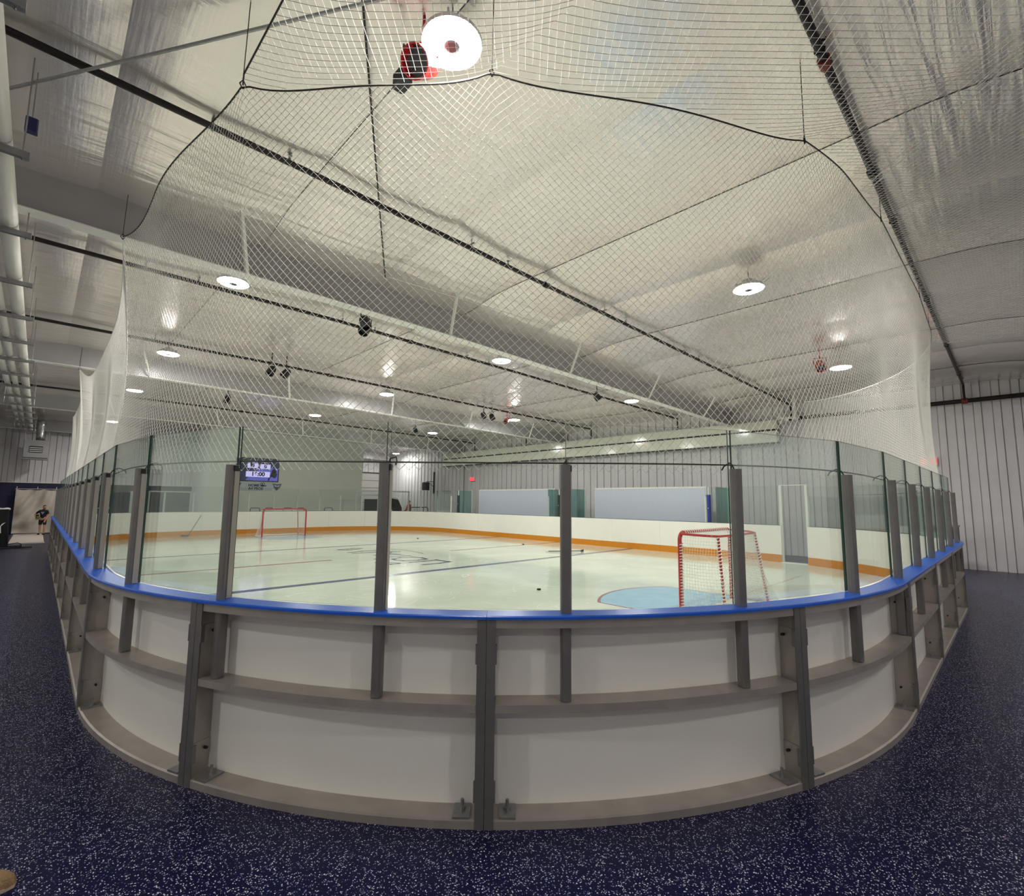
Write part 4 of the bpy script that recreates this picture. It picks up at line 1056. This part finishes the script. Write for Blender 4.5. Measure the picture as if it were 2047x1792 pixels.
def person(loc, rz, label, hgt, shirt, shorts, pose, hair, long_=False, shoes=None, hood=False):
    t = empty('person', loc, label, 'person', rz=rz); k = hgt/1.75
    def J(x, y, z, r, r2=None): return (x*k, y*k, z*k, r*k, (r2 or r)*k)
    rs, re, rw = pose['r']; ls, le, lw = pose['l']; hd = pose['head']
    j = [J(0, 0, .95, .13, .1), J(0, 0, 1.15, .125, .09), J(0, .0, 1.36, .145, .095), J(0, .01, 1.47, .06), J(hd[0]*.3, hd[1]*.3, 1.55, .052),
         J(.16, 0, 1.42, .06), J(*le, .043), J(*lw, .03), J(-.16, 0, 1.42, .06), J(*re, .043), J(*rw, .03),
         J(.09, 0, .88, .085), J(.1, .01, .48, .055), J(.1, .03, .08, .038), J(.11, -.09, .035, .035), J(-.09, 0, .88, .085), J(-.1, .01, .48, .055), J(-.1, .03, .08, .038), J(-.11, -.09, .035, .035)]
    e = [(0, 1), (1, 2), (2, 3), (3, 4), (2, 5), (5, 6), (6, 7), (2, 8), (8, 9), (9, 10), (0, 11), (11, 12), (12, 13), (13, 14), (0, 15), (15, 16), (16, 17), (17, 18)]
    for wi, ei, sx in ((7, 6, 1), (10, 9, -1)):
        w_ = Vector(j[wi][:3]); d = w_-Vector(j[ei][:3]); hand(j, e, wi, w_, d, (-sx*.3, -.8, .2), .011*k+.002)
    skin_obj('body', j, e, SKIN if not long_ else SKIN, t)
    # head with face
    hc = Vector((hd[0], hd[1], 1.645))*k; head = empty_child('head', hc, t, pose.get('turn', 0))
    s_ = k
    mb = MB(); mb.sphere((0, 0, 0), .075*s_, .092*s_, .115*s_, 18, 14); mb.add([(-.014*s_, -.086*s_, -.03*s_), (.014*s_, -.086*s_, -.03*s_), (0, -.112*s_, -.028*s_), (0, -.088*s_, .015*s_)], [(0, 2, 3), (2, 1, 3), (0, 1, 2)])
    mb.sphere((.076*s_, .005*s_, -.005*s_), .012*s_, .02*s_, .028*s_, 8, 6); mb.sphere((-.076*s_, .005*s_, -.005*s_), .012*s_, .02*s_, .028*s_, 8, 6)
    fo = mb.build('face', SKIN, head, smooth=True)
    for sx in (-1, 1): MB().sphere((sx*.03*s_, -.083*s_, .005*s_), .011*s_, .006*s_, .008*s_, 8, 6).build('eye', INK, head)
    MB().sphere((0, -.083*s_, -.055*s_), .022*s_, .008*s_, .007*s_, 8, 6).build('mouth', mat('lips', srgb(150, 80, 72), .5), head)
    mb = MB(); hm = []
    def hr_(u, v):
        a = 2*PI*u; ph = v*PI*.52; lim = 1.0
        q = .62+.38*(math.sin(a)*.5+.5)
        ph *= q*1.05
        return (.082*s_*math.sin(ph)*math.cos(a), .099*s_*math.sin(ph)*math.sin(a)+.004*s_, .012*s_+.115*s_*math.cos(ph))
    mb.grid(24, 8, hr_).build('hair', hair, head, smooth=True)
    # clothing
    sl = .5 if not long_ else 1.0
    def mixp(a, b, q): return tuple(a[i]+(b[i]-a[i])*q for i in range(3))
    sj = [J(0, 0, .93, .155, .125), J(0, 0, 1.15, .15, .11), J(0, 0, 1.36, .168, .115), J(0, .005, 1.45, .085), J(.165, 0, 1.415, .078)]
    a1 = mixp((.165, 0, 1.415), le, .75 if not long_ else 1); a2 = mixp((-.165, 0, 1.415), re, .75 if not long_ else 1)
    sj += [J(*a1, .066), J(-.165, 0, 1.415, .078), J(*a2, .066)]; se = [(0, 1), (1, 2), (2, 3), (2, 4), (4, 5), (2, 6), (6, 7)]
    if long_:
        sj += [J(*mixp(le, lw, .92), .05), J(*mixp(re, rw, .92), .05)]; se += [(5, 8), (7, 9)]
    if hood: sj += [J(0, .1, 1.47, .1)]; se += [(3, len(sj)-1)]
    skin_obj('shirt', sj, se, shirt, t)
    kz = .5 if shoes != 'long' else .1
    pj = [J(0, 0, .96, .14, .115), J(.09, 0, .86, .105), J(.105, .01, .56 if shoes != 'long' else .48, .085), J(-.09, 0, .86, .105), J(-.105, .01, .56 if shoes != 'long' else .48, .085)]; pe = [(0, 1), (1, 2), (0, 3), (3, 4)]
    if shoes == 'long': pj += [J(.1, .03, .1, .07), J(-.1, .03, .1, .07)]; pe += [(2, 5), (4, 6)]
    skin_obj('trousers' if shoes == 'long' else 'shorts', pj, pe, shorts, t)
    for sx in (-1, 1): MB().sphere((sx*.11*k, -.05*k, .045*k), .05*k, .13*k, .046*k, 12, 8).build('shoe', BLACK, t, smooth=True)
    return t
def empty_child(name, loc, parent, rz):
    o = bpy.data.objects.new(name, None); COL.objects.link(o); o.location = loc; o.parent = parent; o.rotation_euler = (0, 0, rz); o.empty_display_size = .05; return o
HAIR = mat('brown_hair', srgb(70, 46, 34), .7); TEE = mat('navy_tshirt', srgb(22, 24, 44), .8)
kid = person((.24, 29.6, .03), -.35, 'child in navy t-shirt and shorts standing on the cream floor panel', 1.27, TEE, mat('dark_shorts', srgb(40, 38, 48), .8),
       {'r': ((-.16, 0, 1.42), (-.40, .02, 1.2), (-.25, -.2, 1.06)), 'l': ((.16, 0, 1.42), (.24, .0, 1.14), (.2, -.16, .92)), 'head': (.03, -.02), 'turn': .7}, HAIR)
k_ = 1.27/1.75
mb = MB(); mb.add([((-.09)*k_, -.128*k_, 1.36*k_), (.09*k_, -.128*k_, 1.36*k_), (0, -.128*k_, 1.2*k_)], [(0, 2, 1)]); mb.build('shirt_print', mat('pale_print', srgb(150, 158, 176), .8), kid)
t = empty('green_glove', (.06, 29.42, .80), 'green and black glove held by the child', 'glove')
mb = MB(); mb.sphere((0, 0, 0), .06, .05, .075, 10, 8)
for q in range(4): mb.sphere((-.04+.027*q, -.02, -.075), .014, .018, .04, 8, 6)
mb.sphere((.06, -.01, -.02), .016, .018, .035, 8, 6); mb.build('shell', mat('green_glove', srgb(96, 118, 48), .7), t, smooth=True); MB().lathe([(.05, .05), (.055, .11)], (0, 0, 0), 12).build('cuff', BLACK, t)
man = person((17.15, 27.2, 0), -2.6, 'person in an orange hooded sweatshirt and dark cap beside the machine', 1.66, mat('orange_hoodie', srgb(206, 78, 44), .85), mat('dark_trousers', srgb(36, 38, 44), .8),
       {'r': ((-.16, 0, 1.42), (-.27, -.04, 1.14), (-.22, -.24, 1.0)), 'l': ((.16, 0, 1.42), (.27, -.04, 1.14), (.22, -.24, 1.0)), 'head': (0, -.02), 'turn': .2}, mat('dark_cap', srgb(44, 36, 34), .8), long_=True, shoes='long', hood=True)
